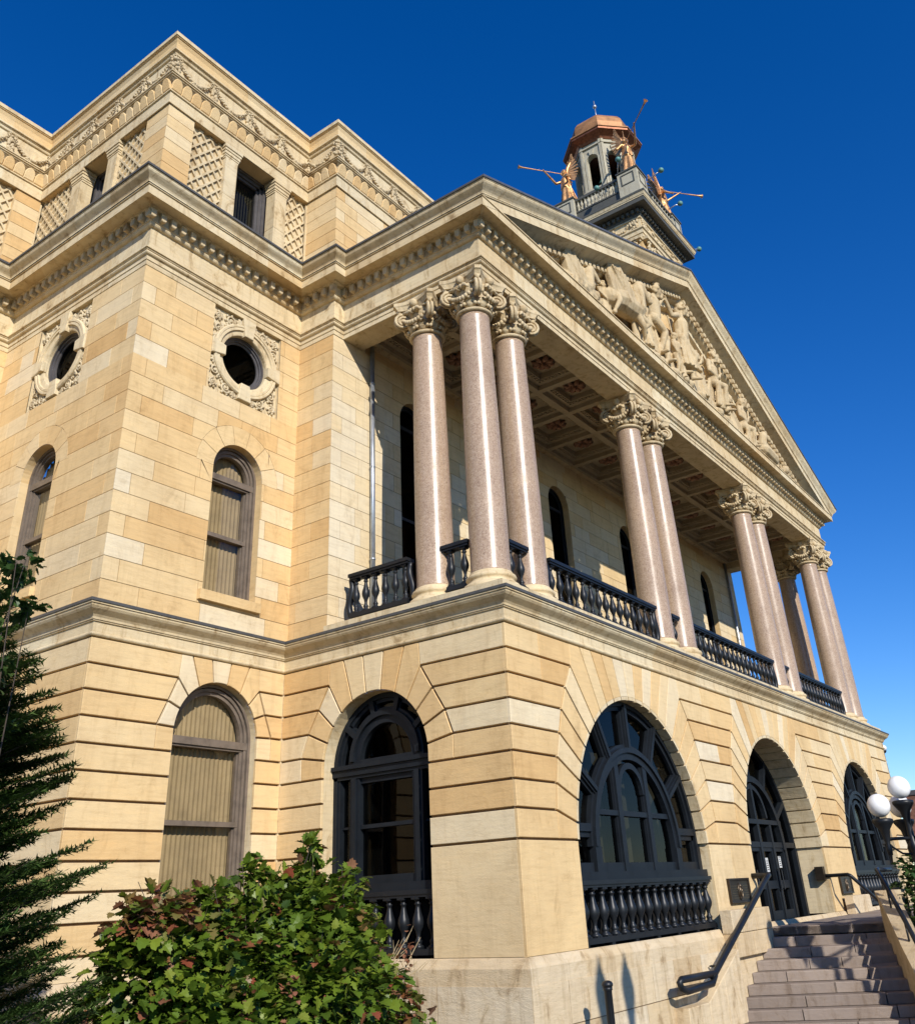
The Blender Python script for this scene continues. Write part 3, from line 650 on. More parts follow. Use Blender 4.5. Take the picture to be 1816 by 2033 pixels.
# ---------------- columns
CA = .66
COLS = [(CA, CA), (CA, 2.06), (2.12, CA), (8.42, CA), (9.86, CA), (17.40, CA), (18.84, CA), (25.15, CA), (26.60, CA), (26.60, 2.06)]
def spiral(c, n_, u, r0, r1, turns, seg=26):
    """points of a volute in the plane spanned by u and Z"""
    pts = []
    for i in range(seg+1):
        t = i/seg; a = math.pi/2+n_*turns*2*math.pi*t; r_ = r0+(r1-r0)*t
        pts.append(Vector(c)+Vector(u)*(math.cos(a)*r_)+Vector((0, 0, 1))*(math.sin(a)*r_))
    return pts
def capital(x, y):
    b = MB(); b.tone = .45; b.smooth = True; z = 7.36
    b.lathe([(.33, z), (.395, z), (.43, z+.03), (.43, z+.06), (.395, z+.09), (.37, z+.10), (.36, z+.13), (.365, z+.35), (.39, z+.5), (.45, z+.66), (.47, z+.72)], (x, y, 0), 28)
    for k in range(8):   # leaves round the neck
        a = 2*math.pi*(k+.5)/8; c, s = math.cos(a), math.sin(a)
        rs = []
        for r_, wd, zz in ((.37, .10, .10), (.40, .15, .18), (.43, .14, .26), (.49, .09, .31), (.50, .03, .27)):
            rs.append([(x+r_*c-wd*s, y+r_*s+wd*c, z+zz-.02), (x+(r_+.05)*c, y+(r_+.05)*s, z+zz), (x+r_*c+wd*s, y+r_*s-wd*c, z+zz-.02), (x+(r_-.03)*c, y+(r_-.03)*s, z+zz)])
        b.rings(rs)
        for e in (-1, 1):
            b.sphere((x+.42*c-e*.13*s, y+.42*s+e*.13*c, z+.17), .05, 6, 4)
    for k in range(4):   # diagonal volutes
        a = math.pi/4+math.pi/2*k; u = (math.cos(a), math.sin(a), 0); side = (-u[1], u[0], 0)
        for e in (-1, 1):
            cc = (x+u[0]*.575+side[0]*e*.045, y+u[1]*.575+side[1]*e*.045, z+.49)
            pts = spiral(cc, -1, u, .205, .03, 2.2); b.tube(pts, [.042-.018*i/26 for i in range(27)], 6)
            b.sphere(cc, .045, 8, 5)
            # arm flowing back to the bell
            b.tube([(x+u[0]*.575+side[0]*e*.05, y+u[1]*.575+side[1]*e*.05, z+.70), (x+u[0]*.45+side[0]*e*.12, y+u[1]*.45+side[1]*e*.12, z+.745), (x+u[0]*.33+side[0]*e*.2, y+u[1]*.33+side[1]*e*.2, z+.70), (x+u[0]*.28+side[0]*e*.25, y+u[1]*.28+side[1]*e*.25, z+.58)], [.045, .04, .035, .02], 6)
        # web of the volute, so it reads as a solid scroll
        w0 = [Vector((x+u[0]*.575, y+u[1]*.575, z+.49))+Vector(u)*math.cos(t)*.165+Vector((0, 0, 1))*math.sin(t)*.165 for t in [2*math.pi*i/16 for i in range(16)]]
        b.rings([[p+Vector(side)*.04 for p in w0], [p-Vector(side)*.04 for p in w0]])
        b.tube([(x+u[0]*.62, y+u[1]*.62, z+.68), (x+u[0]*.68, y+u[1]*.68, z+.80)], [.05, .07], 8)
        # swag and leaf between volutes
        a2 = math.pi/2*k; c, s = math.cos(a2), math.sin(a2)
        for i in range(9):
            t = (i-4)/4; hgt = z+.44-.14*(1-t*t); rr = .47+.05*(1-t*t)
            b.sphere((x+rr*c-t*.30*s, y+rr*s+t*.30*c, hgt), .05+.018*(1-t*t), 6, 4)
        b.sphere((x+.50*c, y+.50*s, z+.84), .105, 9, 6, (1, 1, 1.1))
        for e in (-1, 0, 1): b.sphere((x+.47*c-e*.09*s, y+.47*s+e*.09*c, z+.68), .07, 7, 5)
        for e in (-1, 1): b.tube([(x+.42*c-e*.05*s, y+.42*s+e*.05*c, z+.62), (x+.52*c-e*.14*s, y+.52*s+e*.14*c, z+.66), (x+.50*c-e*.22*s, y+.50*s+e*.22*c, z+.57)], [.05, .045, .02], 6)
    # abacus with concave sides
    b.smooth = False
    def ab(h, t0):
        pts = []
        for k in range(4):
            a = math.pi/4+math.pi/2*k; u = Vector((math.cos(a), math.sin(a))); sd = Vector((-u.y, u.x)); nx_ = Vector((math.cos(a+math.pi/2), math.sin(a+math.pi/2)))
            p0, p1 = u*h-sd*.075, u*h+sd*.075; q1 = nx_*h-Vector((-nx_.y, nx_.x))*.075
            pts += [p0, p1]; mid = (p1+q1)/2; inn = mid.normalized()*(mid.length-.15)
            for i in range(1, 7):
                t = i/7; pts.append((1-t)**2*p1+2*t*(1-t)*(inn*2-mid)+t*t*q1)
        return [(x+p.x, y+p.y, t0) for p in pts]
    b.rings([ab(.70, z+.76), ab(.72, z+.80), ab(.76, z+.87), ab(.80, z+.90), ab(.80, z+.985)])
    return b
def base(x, y):
    b = MB(); b.tone = .5; b.smooth = True
    b.lathe([(.56, .775), (.57, .80), (.585, .84), (.57, .89), (.53, .92), (.50, .925), (.475, .96), (.475, 1.0), (.50, 1.015), (.515, 1.05), (.50, 1.09), (.455, 1.105), (.44, 1.13), (.44, 1.16), (.405, 1.18)], (x, y, 0), 32)
    return b
sh0 = None
for x, y in COLS:
    if sh0 is None:
        s = MB(); s.smooth = True; s.lathe([(.415, 1.14), (.415, 1.20), (.405, 1.24), (.405, 2.6), (.398, 3.6), (.388, 4.8), (.372, 6.0), (.352, 7.15), (.352, 7.28), (.36, 7.365)], (x, y, 0), 40)
        sh0 = add('column', s, 'granite', house, (x, y, .78)); add('capital', capital(x, y), 'carved', sh0, (x, y, 7.36)); add('base', base(x, y), 'trim', sh0, (x, y, .78))
    else: dup(sh0, (x, y, .78))

# ---------------- balustrades
def balprof(h, r=1.0): return [(r*a, h*z) for a, z in ((.055, 0), (.075, .01), (.075, .06), (.045, .085), (.05, .12), (.058, .15), (.034, .20), (.030, .25), (.042, .33), (.078, .43), (.088, .50), (.080, .58), (.052, .70), (.036, .80), (.034, .84), (.05, .86), (.05, .885), (.036, .90), (.045, .93), (.075, .96), (.075, 1.0))]
def balustrade(p0, p1, z0, h, n, rw=.13, r=1.0, name='balustrade', mat='iron', brk=True, feet=False, ends=(True, True)):
    p0, p1 = Vector(p0), Vector(p1); t = (p1-p0).normalized(); nn = Vector((-t.y, t.x)); b = MB()
    def bar(a, c, za, zb, hw):
        q = [(a-nn*hw), (c-nn*hw), (c+nn*hw), (a+nn*hw)]
        b.rings([[(p.x, p.y, za) for p in q], [(p.x, p.y, zb) for p in q]])
    bar(p0, p1, z0+h-.075, z0+h, rw); bar(p0+t*.02, p1-t*.02, z0+h-.12, z0+h-.076, rw*.78)
    o = add(name, b, mat, house, (*p0, z0))
    b = MB()
    def bar2(a, c, za, zb, hw):
        q = [(a-nn*hw), (c-nn*hw), (c+nn*hw), (a+nn*hw)]
        b.rings([[(p.x, p.y, za) for p in q], [(p.x, p.y, zb) for p in q]])
    bar2(p0+t*.03, p1-t*.03, z0+.03, z0+.12, rw*.8)
    L = (p1-p0).length
    if feet:
        k = max(2, round(L/1.0))
        for i in range(k+1):
            c = p0+t*(.1+(L-.2)*i/k); bar2(c-t*.06, c+t*.06, z0-.06, z0+.03, rw*.7)
    add('bottom_rail', b, mat, o, (*p0, z0))
    fb = None
    for i in range(n):
        c = p0+t*((i+.5)*L/n); og = (c.x, c.y, z0+.12)
        if fb is None:
            q = MB(); q.smooth = True; q.lathe([(a, z0+.12+z) for a, z in balprof(h-.24, r)], (c.x, c.y, 0), 14)
            q.smooth = False; s_ = .07*r
            q.box((c.x-s_, c.y-s_, z0+.115), (c.x+s_, c.y+s_, z0+.15)); q.box((c.x-s_, c.y-s_, z0+h-.155), (c.x+s_, c.y+s_, z0+h-.12))
            fb = add('baluster', q, mat, o, og)
        else: dup(fb, og)
    if brk:
        for e, (c, dr) in enumerate(((p0, t), (p1, -t))):
            if not ends[e]: continue
            q = MB(); s = []
            for i in range(11):
                u = i/10; s.append((c.x-dr.x*(.02+.05*math.sin(u*math.pi*2)), c.y-dr.y*(.02+.05*math.sin(u*math.pi*2)), z0+.10+(h-.2)*u))
            q.smooth = True; q.tube(s, [.06+.025*math.sin(i/10*math.pi) for i in range(11)], 6); add('end_bracket', q, mat, o, s[0])
    return o
balustrade((.52, 2.62), (.52, 4.32), .95, 1.02, 6)
balustrade((.52, 1.02), (.52, 1.72), .95, 1.02, 2, ends=(False, False)); balustrade((1.02, .52), (1.76, .52), .95, 1.02, 2, ends=(False, False))
balustrade((2.62, .52), (7.95, .52), .95, 1.02, 15); balustrade((10.30, .52), (16.90, .52), .95, 1.02, 18); balustrade((19.30, .52), (24.7, .52), .95, 1.02, 15)
balustrade((8.9, .52), (9.4, .52), .95, 1.02, 1, brk=False); balustrade((17.9, .52), (18.4, .52), .95, 1.02, 1, brk=False)

for x_ in (1.42, 25.9):
    mb = MB(); mb.smooth = True; mb.tube([(x_, GY-.10, .78), (x_, GY-.10, 8.55)], .062, 12)
    for z in (2.6, 5.0, 7.4): mb.lathe([(.062, z), (.072, z+.005), (.072, z+.05), (.062, z+.055)], (x_, GY-.10, 0), 12)
    add('downpipe', mb, 'pipe', house)
# ---------------- pediment
XM = (CX+W2)/2; SL = 5.46/(XM-(CX-.77)); YP = HY
def rake(mb, prof, seglen=1.4, var=.14):
    for sg in (1, -1):
        xe = (lambda d: CX-d) if sg > 0 else (lambda d: W2+d)
        k = 11
        for i in range(k):
            tn = min(1, max(0, .42+rnd.gauss(0, var)))
            for (d0, z0), (d1, z1) in zip(prof, prof[1:]):
                q = []
                for d, z, t in ((d0, z0, i/k), (d0, z0, (i+1)/k), (d1, z1, (i+1)/k), (d1, z1, i/k)):
                    x = xe(d)+(XM-xe(d))*t; q.append((x, YP-d, z+SL*abs(x-xe(d))-SL*.0))
                mb.poly(q if sg > 0 else q[::-1], tn)
RK = [(-.36, 9.30), (-.14, 9.30), (-.14, 9.50)]+curve(.0, 9.50, .08, 9.56, 'ovolo', 3)+[(.10, 9.56), (.10, 9.75), (.16, 9.76), (.52, 9.76), (.556, 9.74), (.556, 10.013), (.586, 10.013), (.586, 10.043)]+CYMA
mb = MB(); rake(mb, RK); add('raking_cornice', mb, 'trim', house)
mb = MB(); rake(mb, [(.77, 10.31), (.80, 10.312), (.80, 10.37), (.5, 10.40), (-6.5, 10.40)]); add('pediment_roof', mb, 'roof', house)
mb = MB(); mb.tone = .4; ty = HY+.34
mb.poly([(CX-.3, ty, 9.7), (W2+.3, ty, 9.7), (XM, ty, 9.9+SL*(XM-CX+.3))])
add('tympanum', mb, 'block', house)
mb = MB(); mb.tone = .4; mb.poly([(CX-.575, HY-.575, 10.037), (W2+.575, HY-.575, 10.037), (W2+.575, ty, 10.12), (CX-.575, ty, 10.12)]); mb.poly([(CX-.574, HY-.574, 10.037), (CX-.574, HY+1, 10.037), (CX-.0, HY+1, 10.3), (CX-.0, HY-.3, 10.3)]); add('cornice_weathering', mb, 'lead', house)
mb = MB(); F = fr('A', HY)
zL = lambda s: SL*(s-CX) if s < XM else SL*(W2-s)
dentil_run(mb, F, CX+.3, XM-.1, 9.54, 9.72, .27, .15, .10, .24, zL); dentil_run(mb, F, XM+.1, W2-.3, 9.54, 9.72, .27, .15, .10, .24, zL)
add('raking_dentils', mb, 'carved', house)['kind'] = 'stuff'
# a solid body behind the pediment
mb = MB(); mb.tone = .4; mb.box((CX+.1, HY+.9, 9.06), (W2-.1, GY+2, 10.0)); add('attic_mass', mb, 'trim', house)

# ---------------- attic storey
TB, TG = .10, 4.65
AP = [(LEFT, E), (A, E), (A, D), (TB, D), (TB, TG), (W2-6, TG), (W2-6, TG+6)]
AT = [(.02, 13.38), (.05, 13.382), (.05, 13.74), (.09, 13.745), (.09, 13.78), (.06, 13.79), (.06, 13.82), (-.04, 14.04), (-.02, 14.16), (.08, 14.24), (.10, 14.25), (.10, 14.28), (.14, 14.285), (.14, 14.32), (.17, 14.325), (.17, 14.36), (.04, 14.38), (.04, 15.02)]+curve(.05, 15.02, .05, 15.12, 'torus', 4)+[(.10, 15.12), (.10, 15.15), (.15, 15.155), (.15, 15.19)]
mb = MB(); sweep(mb, AP, AT, 1.2, .16); add('attic_entablature', mb, 'trim', house)
mb = MB(); sweep(mb, AP, [(.10, 15.19), (.09, 15.28), (.10, 15.45), (.14, 15.55), (.14, 15.57), (.17, 15.575), (.17, 15.60)], 1.2, .12); add('attic_coping_face', mb, 'block', house)
mb = MB(); mb.tone = .0; sweep(mb, AP, [(.17, 15.60), (.20, 15.605), (.20, 15.72), (.0, 15.78), (-.8, 15.8)], 2.0, .05); add('attic_coping', mb, 'trim', house)
for F, s0, s1, L_ in ((FA, A, -3.93, .8), (FB, D+.014, 6.68, .8), (FE, -5.42, A, .8), (fr('B', TB), TG+.014, D, 1.2), (fr('A', TG), TB, W2-6, 1.5)):
    wallpart('attic_wall', lambda a, b: ashlar(a, b, F, s0, s1, 10.34, 13.40, .40, tone=lambda: min(1, max(0, rnd.gauss(.5, .2))), L=L_, g=.008))
RC = .15
def lattice(F, s0, s1, z0=10.2, z1=13.42, name='lattice_panel'):
    mb = MB(); mb.tone = .42; fl = flip(F)
    q = [F(s0, z0, -RC), F(s1, z0, -RC), F(s1, z1, -RC), F(s0, z1, -RC)]; mb.poly(q[::-1] if fl else q)
    dx, dz, wd = .31, .39, .027
    sl = dz/dx
    for sg in (1, -1):
        k = -14
        while k < 26:
            # line z = z0 + sg*sl*(s-s0) + k*dz*... clip to the rectangle
            c0 = z0+.5*dz*0+k*dz; pts = []
            for s_ in (s0, s1):
                z = c0+sg*sl*(s_-s0); pts.append((s_, z))
            (a, za), (b, zb) = pts; k += 1
            ta, tb = 0.0, 1.0; dzz = zb-za
            for lim, sgn in ((z0, 1), (z1, -1)):
                fa, fb = sgn*(za-lim), sgn*(zb-lim)
                if fa < 0 and fb < 0: ta, tb = 1, 0; break
                if fa < 0: ta = max(ta, fa/(fa-fb))
                if fb < 0: tb = min(tb, fa/(fa-fb))
            if tb-ta < .02: continue
            p = (a+(b-a)*ta, za+dzz*ta); r_ = (a+(b-a)*tb, za+dzz*tb)
            L = math.hypot(r_[0]-p[0], r_[1]-p[1]); ux, uz = (r_[0]-p[0])/L, (r_[1]-p[1])/L; nx, nz = -uz*wd, ux*wd
            e = .002 if sg > 0 else 0
            prism(mb, F, [(p[0]-nx, p[1]-nz), (r_[0]-nx, r_[1]-nz), (r_[0]+nx, r_[1]+nz), (p[0]+nx, p[1]+nz)], -RC, -RC+.055+e, .0)
    return add(name, mb, 'trim', house)
lattice(FA, -3.93, -2.86); lattice(FA, -.70, .46); lattice(FB, 6.68, 7.86); lattice(FB, 9.88, 11.70); lattice(FE, -9.0, -5.42)
mb = MB(); mb.tone = .4   # closing returns of the recess
for F, s in ((FA, -3.93), (FB, 6.68), (FE, -5.42)):
    pass
mb.box((-3.95, D+.001, 10.3), (-3.931, D+.4, 13.4)); mb.box((A+.001, 6.66, 10.3), (A+.4, 6.679, 13.4)); mb.box((-5.419, E+.001, 10.3), (-5.40, E+.4, 13.4))
mb.box((LEFT, E+.0, 13.40), (A+.6, E+.6, 13.9)); mb.box((A, D+.0, 13.401), (A+.6, E+.6, 13.9)); mb.box((A+.6, D, 13.402), (TB+.6, D+.6, 13.9))
add('attic_recess', mb, 'block', house)
def attic_pilaster(F, s0, s1):
    mb = MB(); mb.tone = rnd.uniform(.3, .6); prism(mb, F, [(s0, 10.3), (s1, 10.3), (s1, 11.75), (s0, 11.75)], -RC-.2, 0); mb.tone = rnd.uniform(.2, .6); prism(mb, F, [(s0, 11.762), (s1, 11.762), (s1, 13.0), (s0, 13.0)], -RC-.2, -.002)
    for k, (z, o) in enumerate(((12.98, .02), (13.04, .035), (13.10, .055), (13.20, .075), (13.28, .10))):
        prism(mb, F, [(s0-o, z), (s1+o, z), (s1+o, z+.09), (s0-o, z+.09)], -RC-.2-.002*k, o-.03)
    add('attic_pilaster', mb, 'trim', house)
for F, s0, s1 in ((FA, -2.86, -2.47), (FA, -1.12, -.70), (FB, 7.86, 8.26), (FB, 9.46, 9.88)): attic_pilaster(F, s0, s1)
# shells under the frieze
def shellrun(F, s0, s1, n):
    st = (s1-s0)/n; fl = flip(F); many = n > 30; mb = MB()
    for k in range(n):
        s = s0+st*(k+.5); w_ = st*.485; rs = []
        if not many: mb = MB()
        mb.tone = rnd.uniform(.2, .7)
        pts = [(s-w_, 13.81), (s+w_, 13.81)]+[(s+w_*math.cos(t), 13.98+.20*math.sin(t)) for t in [math.pi*i/8 for i in range(9)]]
        # leaning outward: map depth with height
        G = lambda a, z, d: F(a, z, d+.10*(z-13.81)/.37)
        prism(mb, G, pts, .02, .085, .02)
        if not many: add('shell', mb, 'block', house, mb.v[0])
    if many: add('shell_moulding', mb, 'block', house)['kind'] = 'stuff'
shellrun(FA, A-.06, TB-.06, 16); shellrun(FB, D-.06, E-.06, 19); shellrun(fr('B', TB), TG-.06, D-.06, 4); shellrun(fr('A', TG), TB-.06, W2-6, 66); shellrun(FE, LEFT, A-.06, 19)
# garlands and bows
def garland_mesh(Wd):
    b = MB(); b.smooth = True; b.tone = .4; r_ = random.Random(5)
    F = lambda s, z, d: Vector((s, -.05-d, z))
    n = 30
    for i in range(n+1):
        t = i/n; s = .10+(Wd-.20)*t; z = 14.86-.40*(1-(2*t-1)**2); r0 = .035+.035*math.sin(math.pi*t)
        for q in range(2):
            a = r_.uniform(0, 6.28); b.sphere(F(s, z+math.sin(a)*r0*.8, .02+abs(math.cos(a))*r0), r0*.62, 6, 4, (1.2, .9, 1))
    # bow with drop
    for e in (-1, 1):
        b.tube([F(0, 14.90, .03), F(e*.09, 14.97, .07), F(e*.15, 14.93, .05), F(e*.09, 14.87, .05), F(0, 14.90, .03)], .022, 6)
        b.tube([F(0, 14.88, .03), F(e*.06, 14.78, .05), F(e*.13, 14.70, .03)], .02, 6)
    for i in range(16):
        t = i/15; b.sphere(F(r_.uniform(-1, 1)*(.03+.09*t), 14.84-.42*t, .03), .045+.02*t, 6, 4)
    b.sphere(F(0, 14.91, .05), .045, 7, 5)
    return b
def garlands(org, ang, L, n, tone=0):
    g = garland_mesh(L/n); Wd = L/n
    R_ = Matrix.Rotation(ang, 3, 'Z'); first = None
    g.v = [tuple(R_ @ Vector((x, y, 0))+Vector((org[0], org[1], z))) for x, y, z in g.v]
    for i in range(n):
        d = R_ @ Vector((Wd*i, 0, 0)); o = (org[0]+d.x, org[1]+d.y, 14.5)
        if first is None: first = add('garland', g, 'carved', house, o)
        else: dup(first, o)
garlands((A, D), 0, TB-A, 4); garlands((A, E), R(-90), E-D, 5); garlands((TB, TG), 0, 14.4, 12); garlands((TB, D), R(-90), D-TG, 1); garlands((A-6.0, E), 0, 6.0, 5)
# corner bow
mb = MB(); mb.smooth = True; mb.tone = .4
for cx_, cy_ in ((A-.07, D-.07), (TB-.07, TG-.07)):
    for i in range(40):
        a = rnd.uniform(0, 6.28); t = rnd.random(); mb.sphere((cx_+.10*t*math.cos(a), cy_+.10*t*math.sin(a), 14.95-.5*rnd.random()), .055, 6, 4)
add('corner_knot', mb, 'carved', house)
# roof slabs of the wings
mb = MB(); mb.tone = .3; mb.box((LEFT, E+.3, 15.5), (W2-6, E+9, 15.62)); mb.box((A+.3, D+.3, 15.5), (TB, E+.3, 15.62)); mb.box((TB, TG+.3, 15.5), (W2-6, E+.3, 15.62)); add('flat_roof', mb, 'roof', house)

# ---------------- oculus panels
def oculus(F, c, zc, fl_):
    b = MB(); b.tone = .35; n = 48; s0, s1, z0, z1 = c-1.06, c+1.06, 6.02, 8.36
    def sq(a):
        x, y = math.cos(a), math.sin(a); t = 1e9
        if x > 1e-6: t = min(t, (s1-c)/x)
        if x < -1e-6: t = min(t, (s0-c)/x)
        if y > 1e-6: t = min(t, (z1-zc)/y)
        if y < -1e-6: t = min(t, (z0-zc)/y)
        return (c+x*t, zc+y*t)
    ang = sorted([2*math.pi*i/n for i in range(n)]+[math.atan2(z-zc, s-c) % (2*math.pi) for s in (s0, s1) for z in (z0, z1)])
    dpt = -.09
    for a0, a1 in zip(ang, ang[1:]+[ang[0]+2*math.pi]):
        q = [F(*sq(a0), dpt), F(*sq(a1), dpt), F(c+.98*math.cos(a1), zc+.98*math.sin(a1), dpt), F(c+.98*math.cos(a0), zc+.98*math.sin(a0), dpt)]
        b.poly(q)
    for p, q in (((s0, z0), (s1, z0)), ((s1, z0), (s1, z1)), ((s1, z1), (s0, z1)), ((s0, z1), (s0, z0))): b.poly([F(*p, 0), F(*q, 0), F(*q, dpt), F(*p, dpt)])
    # ring mouldings
    pr = [(.985, dpt), (.985, -.01), (.96, .02), (.91, .02), (.90, -.0), (.88, .01), (.83, .01), (.82, -.03), (.74, -.04), (.705, -.05), (.69, -.08), (.686, -.34)]
    nn = 56; rs = [[F(c+r_*math.cos(2*math.pi*k/nn), zc+r_*math.sin(2*math.pi*k/nn), d) for k in range(nn)] for r_, d in pr]
    b.smooth = False; b.rings(rs, True, False)
    o = add('oculus_surround', b, 'trim', house)
    # keystones
    b = MB(); b.tone = .3
    for a in (0, 90, 180, 270):
        ca, sa = math.cos(R(a)), math.sin(R(a)); e = {0: 1.055, 90: 8.36-zc-.01, 180: 1.055, 270: 1.10}[a]
        def T(r_, t): return (c+ca*r_-sa*t, zc+sa*r_+ca*t)
        b = MB(); b.tone = .3; prism(b, F, [T(.66, -.13), T(e, -.20), T(e, .20), T(.66, .13)], dpt, .045, .012); add('oculus_keystone', b, 'trim', o)
    # carved scrolls
    b = MB(); b.smooth = True; b.tone = .15
    def scroll(s, z, r0, sgn, rot, turns=1.7):
        pts = []
        for i in range(19):
            t = i/18; a = rot+sgn*turns*2*math.pi*t; rr = r0*(1-.85*t); pts.append(F(s+rr*math.cos(a), z+rr*math.sin(a), dpt+.035))
        b.tube(pts, [.030-.012*i/18 for i in range(19)], 5); b.sphere(F(s, z, dpt+.04), r0*.22, 6, 4)
        for i in range(6):
            a = rot+sgn*i*.9; b.sphere(F(s+r0*1.12*math.cos(a), z+r0*1.12*math.sin(a), dpt+.02), .04, 5, 4)
    for sx in (-1, 1):
        for sz in (-1, 1):
            zo = zc+(.83 if sz > 0 else -.83)
            hi = (8.28 if sz > 0 else 6.12)
            scroll(c+sx*.86, zc+sz*.60, .15, sx*sz, R(60 if sz > 0 else -60)); scroll(c+sx*.52, zc+sz*.93, .145, -sx*sz, R(200 if sx > 0 else -20)); scroll(c+sx*.90, zc+sz*.93, .10, sx*sz, R(90)); scroll(c+sx*.90, zc+sz*.30, .08, -sx*sz, 0)
            scroll(c+sx*.27, zc+sz*1.02, .07, sx*sz, R(90))
            for i in range(14):
                t = i/13; b.sphere(F(c+sx*(.30+.60*t), zc+sz*(1.0-.62*t*t+rnd.uniform(-.03, .03)), dpt+.02), .035, 5, 4)
    add('oculus_scrollwork', b, 'carved', o)
    # frame and glass
    b = MB(); pr = [(.686, -.16), (.64, -.16), (.64, -.20), (.60, -.21), (.60, -.25), (.55, -.26), (.55, -.31)]
    rs = [[F(c+r_*math.cos(2*math.pi*k/nn), zc+r_*math.sin(2*math.pi*k/nn), d) for k in range(nn)] for r_, d in pr]; b.rings(rs, True, False)
    f = add('oculus_frame', b, 'greyframe', o)
    b = MB(); b.poly([F(c+.56*math.cos(2*math.pi*k/nn), zc+.56*math.sin(2*math.pi*k/nn), -.29) for k in range(nn)]); add('pane', b, 'glassblack', o)
    b = MB(); b.poly([F(c-2.2, zc-1.3, -.9), F(c+2.4, zc-1.3, -.9), F(c+2.4, zc+2.4, -.9), F(c-2.2, zc+2.4, -.9)]); add('room_behind', b, 'dark', o)
oculus(FA, -1.68, 7.19, 1); oculus(FB, 8.85, 7.16, 1)

# ---------------- sash windows with vertical blinds
def ringpts(c, zs, r, n=20): return [(c+r*math.cos(math.pi*i/n), zs+r*math.sin(math.pi*i/n)) for i in range(n+1)]
def arch_outline(c, zs, r, zb): return [(c+r, zb)]+ringpts(c, zs, r)+[(c-r, zb)]
def sash(F, c, zs, r, zb, ztr, zmeet, fw=.17, dep=-.30, blind=True, mat='brownframe'):
    b = MB(); o1 = arch_outline(c, zs, r, zb)
    for k, (a, d) in enumerate(((0, dep+.10), (fw*.38, dep+.06), (fw*.7, dep+.02))):
        rin = r-a-fw*.3*(1 if k < 2 else 1.1); rout = r-a
        A_ = arch_outline(c, zs, rout, zb); B_ = arch_outline(c, zs, rin, zb)
        for (p, q, u, v) in zip(A_, A_[1:], B_, B_[1:]):
            prism(b, F, [p, q, v, u], dep-.10, d)
    ri = r-fw
    prism(b, F, [(c-r+.02, ztr-.09), (c+r-.02, ztr-.09), (c+r-.02, ztr+.05), (c-r+.02, ztr+.05)], dep-.12, dep+.07)
    prism(b, F, [(c-r+.03, ztr-.13), (c+r-.03, ztr-.13), (c+r-.03, ztr-.092), (c-r+.03, ztr-.092)], dep-.12, dep+.03)
    prism(b, F, [(c-ri-.05, zmeet-.04), (c+ri+.05, zmeet-.04), (c+ri+.05, zmeet+.05), (c-ri-.05, zmeet+.05)], dep-.12, dep+.03)
    prism(b, F, [(c-ri-.05, zb), (c+ri+.05, zb), (c+ri+.05, zb+.14), (c-ri-.05, zb+.14)], dep-.12, dep)
    for e in (-1, 1): prism(b, F, [(c+e*ri-.035, zb), (c+e*ri+.035, zb), (c+e*ri+.035, ztr-.1), (c+e*ri-.035, ztr-.1)], dep-.12, dep-.03)
    o = add('sash_window', b, mat, house)
    g = MB(); fl = flip(F); p = [F(a, z, dep-.05) for a, z in arch_outline(c, zs, r-.04, zb)]; g.poly(p); add('pane', g, 'glass', o)
    if blind:
        v = MB(); v.smooth = True; x = c-r+.03; k = 0
        while x < c+r-.03:
            w_ = .105
            zt = zs+math.sqrt(max(0, (r-.03)**2-(x+w_/2-c)**2)); v.tone = .5
            tilt = .022
            for za, zb_ in ((zb, zmeet+.0), (zmeet+.0, ztr), (ztr, zt)):
                q = [F(x, za, dep-.20), F(x+w_*.5, za, dep-.20+tilt), F(x+w_, za, dep-.20+.004), F(x+w_, zb_, dep-.20+.004), F(x+w_*.5, zb_, dep-.20+tilt), F(x, zb_, dep-.20)]
                v.poly([q[0], q[1], q[4], q[5]]); v.poly([q[1], q[2], q[3], q[4]])
            x += w_+.004
        add('vertical_blind', v, 'blind', o)
    bk = MB(); bk.poly([F(c-r-.3, zb-.3, dep-.6), F(c+r+.4, zb-.3, dep-.6), F(c+r+.4, zs+r+1.1, dep-.6), F(c-r-.3, zs+r+1.1, dep-.6)]); add('room_behind', bk, 'dark', o)
    return o
sash(FA, -1.71, -1.50, 1.04, -5.0, -1.56, -3.05, .20); sash(FB, 8.82, -1.50, 1.04, -5.0, -1.56, -3.05, .20)
sash(FA, OPA.c, OPA.zs, .713, 1.34, 4.10, 2.72, .20); sash(FB, OPB.c, OPB.zs, .68, 1.38, 4.05, 2.72, .17)
for c in LW:
    b = MB(); 
    for r0, r1, d in ((.66, .60, -.22), (.60, .54, -.27)):
        A_ = arch_outline(c, 6.95, r0, 1.55); B_ = arch_outline(c, 6.95, r1, 1.55)
        for (p, q, u, v) in zip(A_, A_[1:], B_, B_[1:]): prism(b, FG, [p, q, v, u], -.36, d)
    prism(b, FG, [(c-.6, 6.85), (c+.6, 6.85), (c+.6, 6.95), (c-.6, 6.95)], -.36, -.26); prism(b, FG, [(c-.6, 4.2), (c+.6, 4.2), (c+.6, 4.28), (c-.6, 4.28)], -.36, -.28)
    o = add('loggia_window', b, 'ironframe', house); g = MB(); g.poly([FG(a, z, -.31) for a, z in arch_outline(c, 6.95, .62, 1.55)]); add('pane', g, 'glassblack', o)
    g = MB(); g.poly([FG(c-1.8, .9, -.9), FG(c+2.4, .9, -.9), FG(c+2.4, 9.0, -.9), FG(c-1.8, 9.0, -.9)]); add('room_behind', g, 'dark', o)
